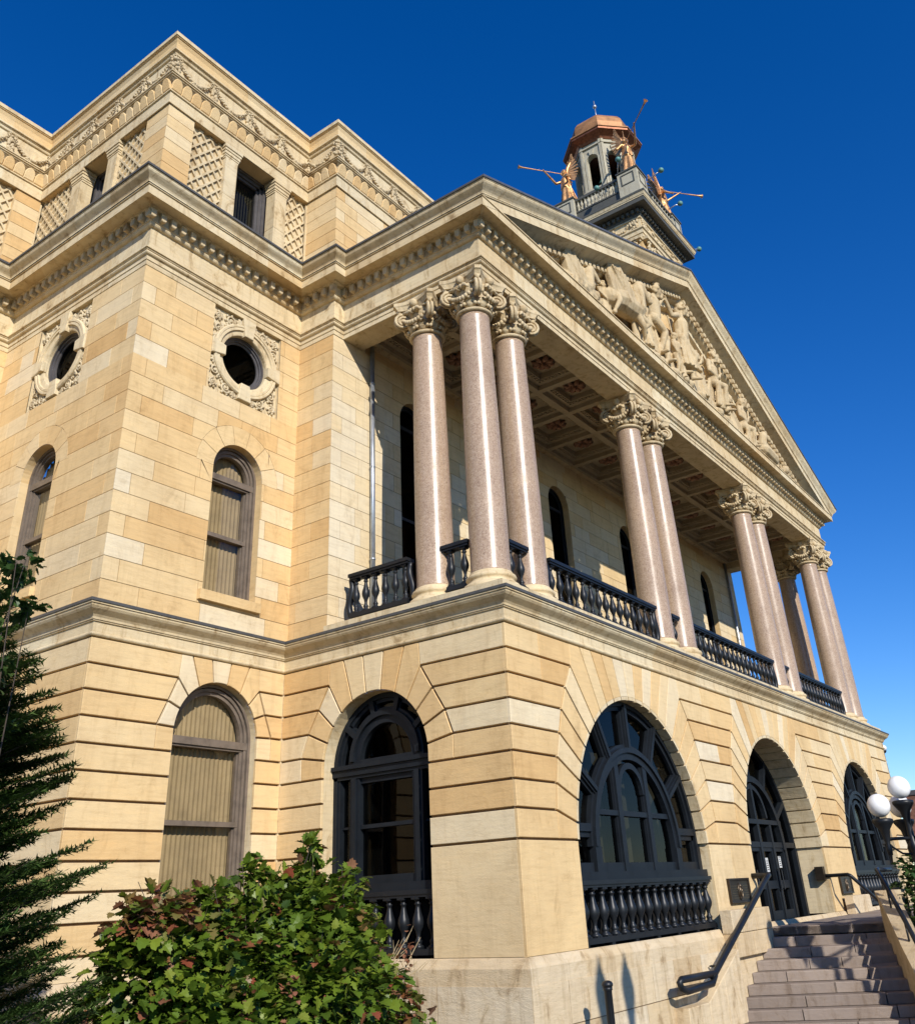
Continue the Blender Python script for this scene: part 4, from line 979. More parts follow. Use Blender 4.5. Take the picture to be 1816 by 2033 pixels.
# attic windows
def atticwin(F, s0, s1):
    b = MB(); z0, z1, d = 10.3, 13.40, -.52
    for k, (a, dd) in enumerate(((0, -.40), (.09, -.45), (.17, -.50))):
        for q in ([(s0+a, z0), (s0+a+.09, z0), (s0+a+.09, z1), (s0+a, z1)], [(s1-a-.09, z0), (s1-a, z0), (s1-a, z1), (s1-a-.09, z1)], [(s0+a, z1-a-.09), (s1-a, z1-a-.09), (s1-a, z1-a), (s0+a, z1-a)]): prism(b, F, q, d-.1, dd-.002*k)
    prism(b, F, [(s0+.2, 11.35), (s1-.2, 11.35), (s1-.2, 11.47), (s0+.2, 11.47)], d-.12, -.50)
    o = add('attic_window', b, 'greyframe', house)
    g = MB(); g.poly([F(s0+.1, z0, -.56), F(s1-.1, z0, -.56), F(s1-.1, z1, -.56), F(s0+.1, z1, -.56)]); add('pane', g, 'glassdark', o)
    v = MB(); x = s0+.2
    while x < s1-.2: v.poly([F(x, z0, -.70), F(x+.035, z0, -.67), F(x+.035, z1-.3, -.67), F(x, z1-.3, -.70)]); x += .095
    add('blind_slats', v, 'room', o)
    g = MB(); g.poly([F(s0-.1, z0, -1.2), F(s1+.1, z0, -1.2), F(s1+.1, z1, -1.2), F(s0-.1, z1, -1.2)]); add('room_behind', g, 'dark', o)
atticwin(FA, -2.47, -1.12); atticwin(FB, 8.26, 9.46)
# ---------------- cast iron arch windows
def ringseg(b, F, c, zc, r0, r1, d0, d1, a0=0.0, a1=math.pi, n=24):
    for i in range(n):
        t0, t1 = a0+(a1-a0)*i/n, a0+(a1-a0)*(i+1)/n
        prism(b, F, [(c+r0*math.cos(t0), zc+r0*math.sin(t0)), (c+r1*math.cos(t0), zc+r1*math.sin(t0)), (c+r1*math.cos(t1), zc+r1*math.sin(t1)), (c+r0*math.cos(t1), zc+r0*math.sin(t1))], d0, d1)
def rbar(b, F, c, zc, r0, r1, a, hw, d0, d1):
    ca, sa = math.cos(a), math.sin(a); T = lambda r_, t: (c+ca*r_-sa*t, zc+sa*r_+ca*t)
    prism(b, F, [T(r0, -hw), T(r1, -hw), T(r1, hw), T(r0, hw)], d0, d1)
def rect(b, F, s0, s1, z0, z1, d0, d1): prism(b, F, [(s0, z0), (s1, z0), (s1, z1), (s0, z1)], d0, d1)
def bigwin(F, c, zs, r, zb, dep, name, lo_bal=True):
    b = MB(); B0 = dep-.12
    ringseg(b, F, c, zs, r-.16, r, B0, dep+.06, n=36); ringseg(b, F, c, zs, r-.25, r-.16, B0, dep, n=36)
    for e in (-1, 1): rect(b, F, c+e*r-(.16 if e > 0 else 0), c+e*r+(.16 if e < 0 else 0), zb, zs, B0, dep+.06); rect(b, F, c+e*(r-.16)-(.09 if e > 0 else 0), c+e*(r-.16)+(.09 if e < 0 else 0), zb, zs, B0, dep)
    ri = 1.95; ringseg(b, F, c, zs+.02, ri-.10, ri, B0, dep+.10, n=36); ringseg(b, F, c, zs+.02, ri-.24, ri-.10, B0, dep+.05, n=36); ringseg(b, F, c, zs+.02, ri, ri+.07, B0, dep+.03, n=36)
    for e in (-1, 1): rect(b, F, c+e*(ri-.12)-.12, c+e*(ri-.12)+.12, zb, zs+.02, B0, dep+.07)
    for k, a in enumerate((32, 61, 90, 119, 148)):
        rbar(b, F, c, zs, ri+.02, r-.12, R(a), .085, B0, dep+.06); rbar(b, F, c, zs, ri+.02, r-.12, R(a), .045, B0, dep+.10)
        rbar(b, F, c, zs, ri+.02, r-.12, R(a), .14, B0, dep+.01)
    for e in (-1, 1):
        rect(b, F, c+e*2.42-.42, c+e*2.42+.42, zs+.28, zs+.42, B0, dep+.05)                       # bars over the small side panels
        rect(b, F, c+e*2.42-.42, c+e*2.42+.42, zs+.18, zs+.28, B0, dep+.0)
        rect(b, F, c+e*.66-.085, c+e*.66+.085, zb, zs+.02+math.sqrt(max(0, (ri-.2)**2-.66**2)), B0, dep+.04)
        rect(b, F, c+e*.66-.13, c+e*.66+.13, zb, zs+.02+math.sqrt(max(0, (ri-.2)**2-.66**2)), B0, dep-.01)
        rect(b, F, c+e*2.42-.42, c+e*2.42+.42, zb, zb+.16, B0, dep+.02)
    rect(b, F, c-ri+.2, c+ri-.2, zs+.60, zs+.70, B0, dep+.02)
    rect(b, F, c-ri+.2, c+ri-.2, zb, zb+.16, B0, dep+.02)
    ringseg(b, F, c, zs+1.05, .50, .62, B0, dep+.02, 0.0, math.pi, 16)
    rect(b, F, c-r+.0, c+r-.0, zb-.14, zb-.0, B0, dep+.16); rect(b, F, c-r+.02, c+r-.02, zb-.20, zb-.142, B0, dep+.11)
    o = add(name, b, 'ironframe', house)
    g = MB(); g.poly([F(a, z, dep-.07) for a, z in arch_outline(c, zs, r-.1, zb)]); add('pane', g, 'glassdark', o)
    g = MB(); g.tone = .5
    for a, bb_ in (((c-r, zb-.1), (c-r, zs+r)), ): pass
    g.poly([F(c-r-.2, zb-1.5, dep-2.4), F(c+r+.2, zb-1.5, dep-2.4), F(c+r+.2, zs+r+.1, dep-2.4), F(c-r-.2, zs+r+.1, dep-2.4)])
    g.poly([F(c+r+.2, zb-1.5, dep-.15), F(c+r+.2, zb-1.5, dep-2.4), F(c+r+.2, zs+r+.1, dep-2.4), F(c+r+.2, zs+r+.1, dep-.15)])
    g.poly([F(c-r-.2, zb-1.5, dep-.15), F(c-r-.2, zb-1.5, dep-2.4), F(c-r-.2, zs+r+.1, dep-2.4), F(c-r-.2, zs+r+.1, dep-.15)])
    g.poly([F(c-r-.2, zs+r+.1, dep-.15), F(c-r-.2, zs+r+.1, dep-2.4), F(c+r+.2, zs+r+.1, dep-2.4), F(c+r+.2, zs+r+.1, dep-.15)])
    add('room_behind', g, 'dark', o)
    cu = MB(); cu.smooth = True      # drawn curtains deep inside
    for x0 in (c-2.6, c-.9, c+.2, c+1.7):
        wv = []
        for i in range(13): wv.append((x0+.045*i, dep-.55+.05*math.sin(i*1.9)))
        for (a, d_), (e_, f_) in zip(wv, wv[1:]): cu.poly([F(a, zb, d_), F(e_, zb, f_), F(e_, zs+1.9, f_), F(a, zs+1.9, d_)])
    add('curtain', cu, 'room', o)
    if lo_bal:
        q = MB(); rect(q, F, c-r, c+r, zb-1.4, zb-.2, dep-.12, dep-.10); add('dark_panel', q, 'dark', o)
    return o
bigwin(FF, 4.95, -3.8, 3.0, -4.22, -.30, 'arched_iron_window'); bigwin(FF, 22.5, -3.8, 3.0, -4.22, -.30, 'arched_iron_window')
balustrade((1.99, .17), (7.91, .17), -5.40, 1.04, 16, rw=.12, r=1.25, brk=False, feet=True, mat='iron'); balustrade((19.54, .17), (25.46, .17), -5.40, 1.04, 16, rw=.12, r=1.25, brk=False, feet=True, mat='iron')
def sidewin():
    b = MB(); F, c, zs, r, zb, dep = FS, 3.24, -2.136, 1.357, -4.22, -.42; B0 = dep-.12
    ringseg(b, F, c, zs, r-.10, r, B0, dep+.08, n=28); ringseg(b, F, c, zs, r-.17, r-.10, B0, dep+.03, n=28)
    for e in (-1, 1):
        rect(b, F, c+e*(r-.05)-.05, c+e*(r-.05)+.05, zb, zs, B0, dep+.08); rect(b, F, c+e*(r-.13)-.04, c+e*(r-.13)+.04, zb, zs, B0, dep+.03)
    ringseg(b, F, c, zs+.12, .80, .90, B0, dep+.12, n=28); ringseg(b, F, c, zs+.12, .66, .80, B0, dep+.05, n=28); ringseg(b, F, c, zs+.12, .90, .96, B0, dep+.05, n=28)
    for a in (38, 74, 106, 142): rbar(b, F, c, zs, .92, r-.08, R(a), .055, B0, dep+.10); rbar(b, F, c, zs, .92, r-.08, R(a), .09, B0, dep+.03)
    rect(b, F, c-.97, c+.97, zs+.06, zs+.14, B0, dep+.06)
    rect(b, F, c-r, c+r, zs-.02, zs+.06, B0, dep+.17); rect(b, F, c-r, c+r, zs-.14, zs-.022, B0, dep+.12); rect(b, F, c-r, c+r, zs-.20, zs-.142, B0, dep+.08)
    for e in (-1, 1):
        rect(b, F, c+e*.80-.12, c+e*.80+.12, zb, zs-.20, B0, dep+.06); rect(b, F, c+e*.80-.05, c+e*.80+.05, zb, zs-.20, B0, dep+.10)
        rect(b, F, c+e*(r-.06)-.10, c+e*(r-.06)+.06, zb, zs-.2, B0, dep+.05)
    rect(b, F, c-.70, c+.70, -3.26, -3.19, B0, dep+.02); rect(b, F, c-1.2, c+1.2, -3.24, -3.20, B0, dep-.02)
    rect(b, F, c-.70, c+.70, zb, zb+.14, B0, dep+.02); rect(b, F, c-.7, c+.7, zs-.30, zs-.2, B0, dep+.01)
    rect(b, F, c-r, c+r, zb-.16, zb, B0, dep+.20)
    o = add('arched_iron_window', b, 'ironframe', house)
    g = MB(); g.poly([F(a, z, dep-.07) for a, z in arch_outline(c, zs, r-.05, zb)][::1]); add('pane', g, 'glassdark', o)
    g = MB()
    for q in ([(c-2, dep-2.4), (c+2, dep-2.4)], [(c+2, dep-.15), (c+2, dep-2.4)], [(c-2, dep-.15), (c-2, dep-2.4)]):
        g.poly([F(q[0][0], -5.6, q[0][1]), F(q[1][0], -5.6, q[1][1]), F(q[1][0], -.7, q[1][1]), F(q[0][0], -.7, q[0][1])])
    g.poly([F(c-2, -.7, dep-.15), F(c+2, -.7, dep-.15), F(c+2, -.7, dep-2.4), F(c-2, -.7, dep-2.4)])
    g.v = [(min(x, 1.55), y, z) for x, y, z in g.v]
    add('room_behind', g, 'dark', o)
    q = MB(); rect(q, F, c-r, c+r, -5.43, zb-.15, dep-.12, dep-.10); add('dark_panel', q, 'dark', o)
sidewin(); balustrade((.26, 1.92), (.26, 4.56), -5.40, 1.04, 8, rw=.11, r=1.2, brk=False)
# entrance
def entrance():
    F, c, zs, r, zb, dep = FF, 13.6, -3.8, 3.0, -5.5, -.86; b = MB(); B0 = dep-.12
    ringseg(b, F, c, zs, r-.16, r, B0, dep+.06, n=36)
    for e in (-1, 1): rect(b, F, c+e*(r-.08)-.08, c+e*(r-.08)+.08, zb, zs, B0, dep+.06)
    ringseg(b, F, c, zs+.05, 1.78, 1.95, B0, dep+.09, n=36)
    for a in (28, 58, 90, 122, 152): rbar(b, F, c, zs, 1.9, r-.1, R(a), .07, B0, dep+.07)
    rect(b, F, c-1.9, c+1.9, zs+.72, zs+.84, B0, dep+.08); rect(b, F, c-r+.1, c+r-.1, zs+.12, zs+.26, B0, dep+.06)
    for s in (-1.95, -.98, 0, .98, 1.95): rect(b, F, c+s-.07, c+s+.07, zb, zs+(.12 if abs(s) > 1.9 else .75), B0, dep+.07)
    ringseg(b, F, c, zs+.8, .85, .97, B0, dep+.05, 0.1, math.pi-.1, 18)
    rect(b, F, c-.07, c+.07, zs+.8, zs+1.8, B0, dep+.06)
    o = add('entrance_frame', b, 'ironframe', house)
    g = MB(); g.poly([F(a, z, dep-.07) for a, z in arch_outline(c, zs, r-.05, zb)]); add('pane', g, 'glassdark', o)
    g = MB(); g.poly([F(c-r-.2, -5.6, dep-2.2), F(c+r+.2, -5.6, dep-2.2), F(c+r+.2, -.6, dep-2.2), F(c-r-.2, -.6, dep-2.2)])
    for e in (-1, 1): g.poly([F(c+e*3.2, -5.6, dep-.15), F(c+e*3.2, -5.6, dep-2.2), F(c+e*3.2, -.6, dep-2.2), F(c+e*3.2, -.6, dep-.15)])
    g.poly([F(c-3.2, -.7, dep-.15), F(c+3.2, -.7, dep-.15), F(c+3.2, -.7, dep-2.2), F(c-3.2, -.7, dep-2.2)])
    add('room_behind', g, 'dark', o)
    for k, s in enumerate((-1.46, -.49, .49, 1.46)):
        q = MB(); a0, a1 = c+s-.42, c+s+.42; d0 = dep+.03
        for z0, z1 in ((zb+.02, zb+.24), (zb+.78, zb+.98), (zs+.02, zs+.12)): rect(q, F, a0, a1, z0, z1, B0, d0)
        for e0, e1 in ((a0, a0+.09), (a1-.09, a1)): rect(q, F, e0, e1, zb+.02, zs+.12, B0, d0+.002)
        dr = add('entrance_door', q, 'ironframe', house)
        h_ = MB(); x = a1-.05 if k % 2 == 0 else a0+.05; h_.tube([F(x, zb+.75, d0), F(x, zb+.75, d0+.09), F(x, zb+1.25, d0+.09), F(x, zb+1.25, d0)], .018, 6); add('door_handle', h_, 'iron', dr)
    for (s, z, w_, hh) in ((-1.25, -4.36, .22, .34), (.42, -4.3, .2, .36), (1.50, -4.2, .2, .30), (-2.4, -4.5, .26, .4)):
        n = MB(); rect(n, F, c+s, c+s+w_, z, z+hh, dep-.06, dep-.05); po = add('paper_notice', n, 'paper', house)
        t = MB()
        for i in range(5): rect(t, F, c+s+.03, c+s+w_-.03-.03*(i % 2), z+.05+.055*i, z+.068+.055*i, dep-.05, dep-.047)
        add('printed_lines', t, 'dark', po)
entrance()

# ---------------- statues: tapered limbs fused into one skin
def figure(b, pose, s=1.0):
    """pose: dict of joints (Vector).  s: radius scale"""
    J = pose; c = b.capsule
    def seg(a, ra, q, rb): c(J[a], ra*s, J[q], rb*s)
    c(J['pel'], .135*s, J['chest'], .15*s); c(J['shL'], .075*s, J['shR'], .075*s); c(J['hipL'], .105*s, J['hipR'], .105*s)
    c(J['chest'], .12*s, J['neck'], .06*s); c(J['neck'], .052*s, J['head'], .05*s)
    s0 = s; b.sphere(J['head'], .105*s*J.get('hs', 1), 12, 9, (.88, .92, 1.15))
    for sd in 'LR':
        seg('sh'+sd, .068, 'el'+sd, .050); seg('el'+sd, .050, 'ha'+sd, .032)
        seg('hip'+sd, .10, 'kn'+sd, .066); seg('kn'+sd, .066, 'an'+sd, .040)
        d = J.get('toe', Vector((0, -1, 0))); c(J['an'+sd], .04*s, J['an'+sd]+d*.17*s-Vector((0, 0, .04*s)), .032*s)
        h = J['ha'+sd]; v = (h-J['el'+sd]).normalized(); sidev = v.cross(Vector((0, 0, 1)))
        if sidev.length < .1: sidev = Vector((1, 0, 0))
        sidev.normalize()
        for f in (-.024, -.008, .008, .024): c(h+sidev*f*s, .014*s, h+v*.085*s+sidev*f*1.3*s-Vector((0, 0, .012*s)), .010*s)
        c(h, .016*s, h+v*.04*s+sidev*.045*s, .012*s)
    f = J.get('face', Vector((0, -1, 0))).normalized(); sv = f.cross(Vector((0, 0, 1))).normalized(); s = s*J.get('hs', 1)
    b.capsule(J['head']+f*.09*s+Vector((0, 0, .01*s)), .018*s, J['head']+f*.115*s-Vector((0, 0, .03*s)), .022*s)       # nose
    b.sphere(J['head']+f*.085*s-Vector((0, 0, .085*s)), .035*s, 8, 5)                                                    # chin
    b.sphere(J['head']+f*.088*s-Vector((0, 0, .055*s)), .022*s, 6, 4, (1.3, 1.3, .5))
    for e in (-1, 1): b.sphere(J['head']+f*.085*s+sv*e*.035*s+Vector((0, 0, .03*s)), .018*s, 6, 4); b.sphere(J['head']+sv*e*.10*s, .026*s, 6, 4)
def hair(b, head, face, s, long=False):
    r_ = random.Random(int(head.x*100)); f = face.normalized()
    for i in range(46):
        a = Vector((r_.gauss(0, 1), r_.gauss(0, 1), r_.gauss(.3, .8))).normalized()
        if a.dot(f) > .45: continue
        b.sphere(head+Vector((a.x*.10, a.y*.10, a.z*.125+.01))*s, r_.uniform(.028, .042)*s, 6, 4)
    if long: b.capsule(head-f*.09*s, .06*s, head-f*.11*s-Vector((0, 0, .2*s)), .04*s)
def drape(b, p, q, r0, r1, n, fold, r_=None, squash=(1, 1)):
    """gathered skirt: n folds hanging from ring p (radius r0) to ring q (radius r1)"""
    p, q = Vector(p), Vector(q)
    rs = []
    for i in range(9):
        t = i/8; c_ = p.lerp(q, t); rad = r0+(r1-r0)*t; amp = fold*t**.7
        rs.append([(c_.x+(rad+amp*math.sin(n*a+1.3*math.sin(3*a)+t*.8))*math.cos(a)*squash[0], c_.y+(rad+amp*math.sin(n*a+1.3*math.sin(3*a)+t*.8))*math.sin(a)*squash[1], c_.z) for a in [2*math.pi*k/60 for k in range(60)]])
    b.rings(rs)
def wing(b, root, up, out, L, W_, nfe=13, th=.02):
    """feathered wing: fan of quills from a curved leading edge"""
    root, up, out = Vector(root), Vector(up).normalized(), Vector(out).normalized(); nrm = up.cross(out).normalized()
    le = []
    for i in range(nfe+1):
        t = i/nfe; le.append(root+up*(L*.80*t)-out*(W_*.30*math.sin(t*2.6)))
    for p, q in zip(le, le[1:]): b.capsule(p, .05*L/1.2, q, .045*L/1.2, 7)
    for i, p in enumerate(le[1:]):
        t = (i+1)/nfe; d = (out*(.95-1.0*t)+up*(-.75+1.75*t)).normalized(); ln = W_*(.50+.42*math.sin(t*2.2))
        for lay, (k, wdt) in enumerate(((1.0, .060), (.62, .066), (.34, .07))):
            tip = p+d*ln*k; o_ = nrm*(.016*lay); sd = d.cross(nrm).normalized()*wdt*L/1.35
            pts = [p-sd*.5+o_, p+d*ln*k*.5-sd+o_, tip-d*ln*.06-sd*.7+o_, tip+o_, tip-d*ln*.06+sd*.7+o_, p+d*ln*k*.5+sd+o_, p+sd*.5+o_]
            a = [x+nrm*th*.5 for x in pts]; c_ = [x-nrm*th*.5 for x in pts]; b.rings([c_, a])
V = Vector
def relief():
    b = MB(); y0 = HY+.02
    def Pj(x, z, d=0): return V((x, y0-d, z))
    # standing nude youth, one knee forward
    f1 = V((.75, -.65, -.1))
    J = dict(pel=Pj(10.65, 12.35, .15), chest=Pj(10.6, 12.95, .18), neck=Pj(10.72, 13.25, .2), head=Pj(10.93, 13.55, .25), shL=Pj(10.28, 13.08, .2), shR=Pj(10.95, 13.08, .1), elL=Pj(9.98, 12.55, .25), haL=Pj(9.72, 12.0, .28), elR=Pj(11.4, 13.25, .05), haR=Pj(11.85, 13.75, .1),
             hipL=Pj(10.5, 12.25, .2), hipR=Pj(10.85, 12.3, .1), knL=Pj(10.95, 11.85, .35), anL=Pj(10.62, 10.95, .2), knR=Pj(11.35, 11.75, .2), anR=Pj(10.98, 10.75, .25), face=f1, toe=V((-.3, -.9, 0)))
    J['hs'] = 1.22; figure(b, J, 1.95); hair(b, J['head'], f1, 2.3)
    for i in range(9): b.capsule(Pj(10.2+.05*i, 12.35-.03*i, .1), .06, Pj(10.0+.14*i, 11.2, .05+.05*math.sin(i*2)), .09)     # cloth over the hips
    for i in range(6): b.capsule(Pj(9.7, 11.6-.1*i, .1), .05, Pj(10.7, 11.35-.1*i, .15), .06)
    # draped woman with raised arm
    f2 = V((.8, -.6, 0))
    J = dict(pel=Pj(13.05, 12.75, .15), chest=Pj(13.1, 13.35, .18), neck=Pj(13.2, 13.75, .2), head=Pj(13.42, 14.1, .22), shL=Pj(12.82, 13.6, .2), shR=Pj(13.42, 13.6, .1), elL=Pj(12.35, 13.35, .2), haL=Pj(12.0, 13.85, .2), elR=Pj(13.75, 13.1, .1), haR=Pj(13.7, 12.6, .15),
             hipL=Pj(12.92, 12.65, .18), hipR=Pj(13.22, 12.65, .1), knL=Pj(13.35, 12.0, .4), anL=Pj(13.25, 11.15, .2), knR=Pj(13.0, 11.9, .1), anR=Pj(12.7, 11.2, .1), face=f2, toe=V((.2, -.9, 0)))
    J['hs'] = 1.22; figure(b, J, 1.9); hair(b, J['head'], f2, 2.2, True); drape(b, Pj(13.05, 13.0, .12), Pj(13.05, 11.45, .12), .26, .48, 11, .06, squash=(1, .7))
    for i in range(5): b.capsule(Pj(13.5+.06*i, 13.2, .05), .05, Pj(13.55+.1*i, 11.3, .02), .09)
    # staff and child between the two
    b.capsule(Pj(12.2, 13.3, .1), .035, Pj(12.5, 11.0, .1), .035)
    J2 = dict(pel=Pj(12.05, 11.6, .2), chest=Pj(12.05, 11.95, .2), neck=Pj(12.1, 12.15, .2), head=Pj(12.15, 12.33, .22), shL=Pj(11.9, 12.05, .2), shR=Pj(12.2, 12.05, .15), elL=Pj(11.8, 11.8, .25), haL=Pj(11.9, 11.6, .3), elR=Pj(12.4, 11.9, .2), haR=Pj(12.5, 12.1, .2), hipL=Pj(11.97, 11.5, .2), hipR=Pj(12.15, 11.5, .2), knL=Pj(11.95, 11.15, .28), anL=Pj(11.9, 10.75, .2), knR=Pj(12.2, 11.15, .25), anR=Pj(12.2, 10.75, .2), face=f2)
    figure(b, J2, 1.15); hair(b, J2['head'], f2, 1.1)
    # seated women to the right
    for hx, hz, sc in ((15.95, 13.25, 1.5), (18.6, 12.35, 1.35)):
        dz = hz-13.25; dx = hx-15.95; k = sc/1.5; q = lambda x, z, d=0: Pj(hx+(x-15.95)*k, hz+(z-13.25)*k, d*k)
        fq = V((.6, -.8, -.1))
        J = dict(pel=q(15.55, 12.05, .15), chest=q(15.62, 12.6, .15), neck=q(15.75, 12.95, .18), head=q(15.95, 13.25, .22), shL=q(15.35, 12.83, .2), shR=q(15.95, 12.8, .1), elL=q(15.15, 12.35, .25), haL=q(15.6, 12.2, .35), elR=q(16.35, 12.55, .15), haR=q(16.65, 12.85, .15),
                 hipL=q(15.45, 11.95, .2), hipR=q(15.75, 11.95, .15), knL=q(15.85, 11.85, .5), anL=q(15.8, 11.1, .35), knR=q(16.25, 11.8, .35), anR=q(16.15, 11.05, .3), face=fq, toe=V((.2, -.95, 0)))
        J['hs'] = 1.22; figure(b, J, sc*1.12); hair(b, J['head'], fq, sc*1.3, hx > 17)
        for i in range(10): b.capsule(q(15.5+.09*i, 11.98-.01*i, .35), .07*k, q(15.35+.12*i, 11.0, .25+.06*math.sin(i*2.1)), .075*k)
        for i in range(7): b.capsule(q(15.35+.07*i, 12.1, .1), .06*k, q(14.9+.08*i, 11.1, .05), .08*k)
        # cog wheel / shield beside
        cc = q(14.75, 11.75, .05); b.lathe([(.42*k, -.05), (.42*k, .05), (.30*k, .055), (.30*k, .02)], cc, 20, axis=(.2, -1, 0))
        for i in range(14): a = 2*math.pi*i/14; b.sphere(cc+V((math.cos(a)*.43*k, -.02, math.sin(a)*.43*k)), .055*k, 5, 4)
        for i in range(5): b.capsule(q(16.55+.06*i, 12.6-.16*i, .05), .045*k, q(16.85+.06*i, 12.5-.16*i, .05), .045*k)
        b.capsule(q(16.65, 12.8, .15), .035, q(16.75, 13.2, .15), .045)
    # horses and riders' cloaks on the left
    def horse(hx, hz, k, wingup):
        q = lambda x, z, d=0: Pj(hx+x*k, hz+z*k, d*k)
        b.capsule(q(-1.1, -1.0, .1), .34*k, q(-.35, -.95, .15), .32*k); b.capsule(q(-1.1, -.95, .1), .36*k, q(-1.75, -1.15, .05), .30*k)
        b.capsule(q(-.25, -.85, .2), .30*k, q(-.15, -.10, .28), .21*k); b.capsule(q(-.15, -.10, .28), .2*k, q(.0, .10, .3), .16*k)
        b.capsule(q(.0, .10, .3), .155*k, q(.36, -.26, .38), .095*k); b.sphere(q(.39, -.29, .38), .105*k, 8, 6)
        for e in (.1, .28): b.capsule(q(-.1, .13, e), .035*k, q(-.12, .27, e), .012*k)
        for i in range(9): b.capsule(q(-.36-.02*i, .05-.1*i, .15), .07*k, q(-.50-.03*i, -.05-.1*i, .12+.03*(i % 2)), .05*k)
        for x0, x1, x2, z1, z2 in ((-.30, .05, -.15, -1.25, -1.5), (-.45, -.30, -.10, -1.5, -1.85), (-1.6, -1.75, -1.9, -1.4, -1.75)):
            b.capsule(q(x0, -1.05, .25), .13*k, q(x1, z1, .38), .085*k); b.capsule(q(x1, z1, .38), .08*k, q(x2, z2, .25), .05*k); b.sphere(q(x2, z2-.03, .25), .075*k, 7, 5)
        if wingup:
            pts = [q(-.30, -1.15, .3), q(-.75, -.55, .35), q(-1.35, .05, .3), q(-1.75, .12, .25), q(-1.98, -.10, .22), q(-2.0, -.5, .22), q(-1.85, -1.0, .25), q(-1.2, -1.15, .3)]
            a = [p+V((0, -.08, 0)) for p in pts]; c_ = [p+V((0, .10, 0)) for p in pts]; b.rings([c_, a])
            for i in range(6): b.capsule(q(-.45-.1*i, -1.08, .36), .035*k, q(-1.1-.15*i, -.15-.02*i, .37), .03*k)
    horse(9.35, 12.75, 1.12, True); horse(6.0, 11.55, .78, True)
    for i in range(26): b.sphere(Pj(4.9+.10*i*.4+rnd.uniform(-.05, .5), 10.6+rnd.uniform(0, .5), .15), rnd.uniform(.10, .2), 8, 6)
    for i in range(12): b.capsule(Pj(8.9+.1*i, 11.6, .12), .07, Pj(8.95+.12*i, 10.45, .1+.05*math.sin(i*2)), .09)
    # couchant beast and sheaves towards the right corner
    b.capsule(Pj(20.2, 10.95, .15), .30, Pj(21.2, 10.8, .2), .27); b.capsule(Pj(20.1, 11.1, .2), .2, Pj(20.1, 11.45, .3), .17); b.capsule(Pj(20.12, 11.5, .3), .16, Pj(20.45, 11.35, .42), .09)
    b.capsule(Pj(20.0, 11.6, .2), .045, Pj(19.75, 11.8, .25), .02); b.capsule(Pj(20.2, 11.62, .3), .045, Pj(20.55, 11.8, .35), .02)
    for i in range(60):
        x = rnd.uniform(20.9, 24.6); b.sphere(Pj(x, 10.35+rnd.random()*max(.05, (.95-.24*(x-20.9))), .18), rnd.uniform(.05, .12), 6, 5)
    b.sphere(Pj(22.7, 10.85, .2), .2, 8, 6); b.capsule(Pj(22.8, 10.9, .25), .1, Pj(23.1, 10.75, .25), .07)
    for i in range(10):
        x = 3.2+i*.25; b.sphere(Pj(x, 10.25+.12*i*.4, .15), .12+.012*i, 7, 5)
    def bystander(x, zf, h, d=.02, fc=(.6, -.8, 0), lift=0):
        k = h/1.75; q = lambda a, c, e=0: Pj(x+a*k, zf+c*k, d+e*k); fq = V(fc)
        J = dict(pel=q(0, .95), chest=q(.02, 1.3), neck=q(.05, 1.5), head=q(.08, 1.66, .05), shL=q(-.2, 1.42), shR=q(.2, 1.42), elL=q(-.33, 1.15, .1), haL=q(-.15, .95, .2), elR=q(.38, 1.2+lift*.3, .08), haR=q(.5, .95+lift*.9, .15), hipL=q(-.1, .92), hipR=q(.1, .92), knL=q(-.1, .5, .15), anL=q(-.12, .08), knR=q(.12, .5, .08), anR=q(.12, .08), face=fq)
        J['hs'] = 1.25; figure(b, J, 1.12*k); hair(b, J['head'], fq, 1.4*k)
        drape(b, q(0, 1.05, .03), q(0, .03, .03), .17*k, .33*k, 9, .045*k, squash=(1, .7))
        for i in range(5): b.capsule(q(-.25+.02*i, 1.38-.05*i, .1), .05*k, q(.2+.03*i, 1.0-.14*i, .14), .05*k)
    for a in ((9.75, 10.7, 2.2, .0), (14.35, 10.85, 1.95, .0, (.6, -.8, 0), 1), (17.15, 10.62, 1.45), (19.65, 10.5, 1.1), (7.2, 10.5, 1.45, -.05), (4.55, 10.15, .85), (12.5, 10.8, 1.5, .05, (-.5, -.8, 0))): bystander(*a)
    for i in range(7): b.capsule(Pj(17.55+.1*i, 10.7, .05), .07, Pj(17.5+.11*i, 11.5-.06*i, .1), .05)
    for i in range(40):
        t = rnd.random(); x = 5+19*t; top = 9.95+SL*(min(x-CX, W2-x))-.35; b.sphere(Pj(x, 10.4+(top-10.4)*rnd.random()*.75, -.02), rnd.uniform(.10, .2), 7, 5)
    b.smooth = True
    # sloping ground the group stands on
    prism(b, fr('A', y0), [(2.6, 10.0), (25.2, 10.0), (23, 10.38), (20, 10.62), (18, 10.82), (16.5, 11.02), (13.5, 11.12), (12, 10.82), (10, 10.80), (8.5, 10.72), (6.5, 10.5), (4.5, 10.3)], -.33, .16, back=True)
    for i in range(110):
        x = rnd.uniform(4, 23); zt = 10.25+.65*(1-abs(x-13.6)/11); b.sphere(Pj(x, rnd.uniform(10.15, zt), .1), rnd.uniform(.12, .26), 8, 6, (1.3, 1, .8))
    for i in range(16): b.capsule(Pj(13.9+.07*i, 12.4-.05*i, .02), .06, Pj(14.1+.09*i, 10.9, .05), .09)
    for i in range(14): b.capsule(Pj(11.3+.06*i, 12.6, -.02), .07, Pj(11.3+.07*i, 10.8, .03), .08)
    return b
fuse('pediment_relief', relief(), 'carved', .027, house, smooth=1, tone=.6)

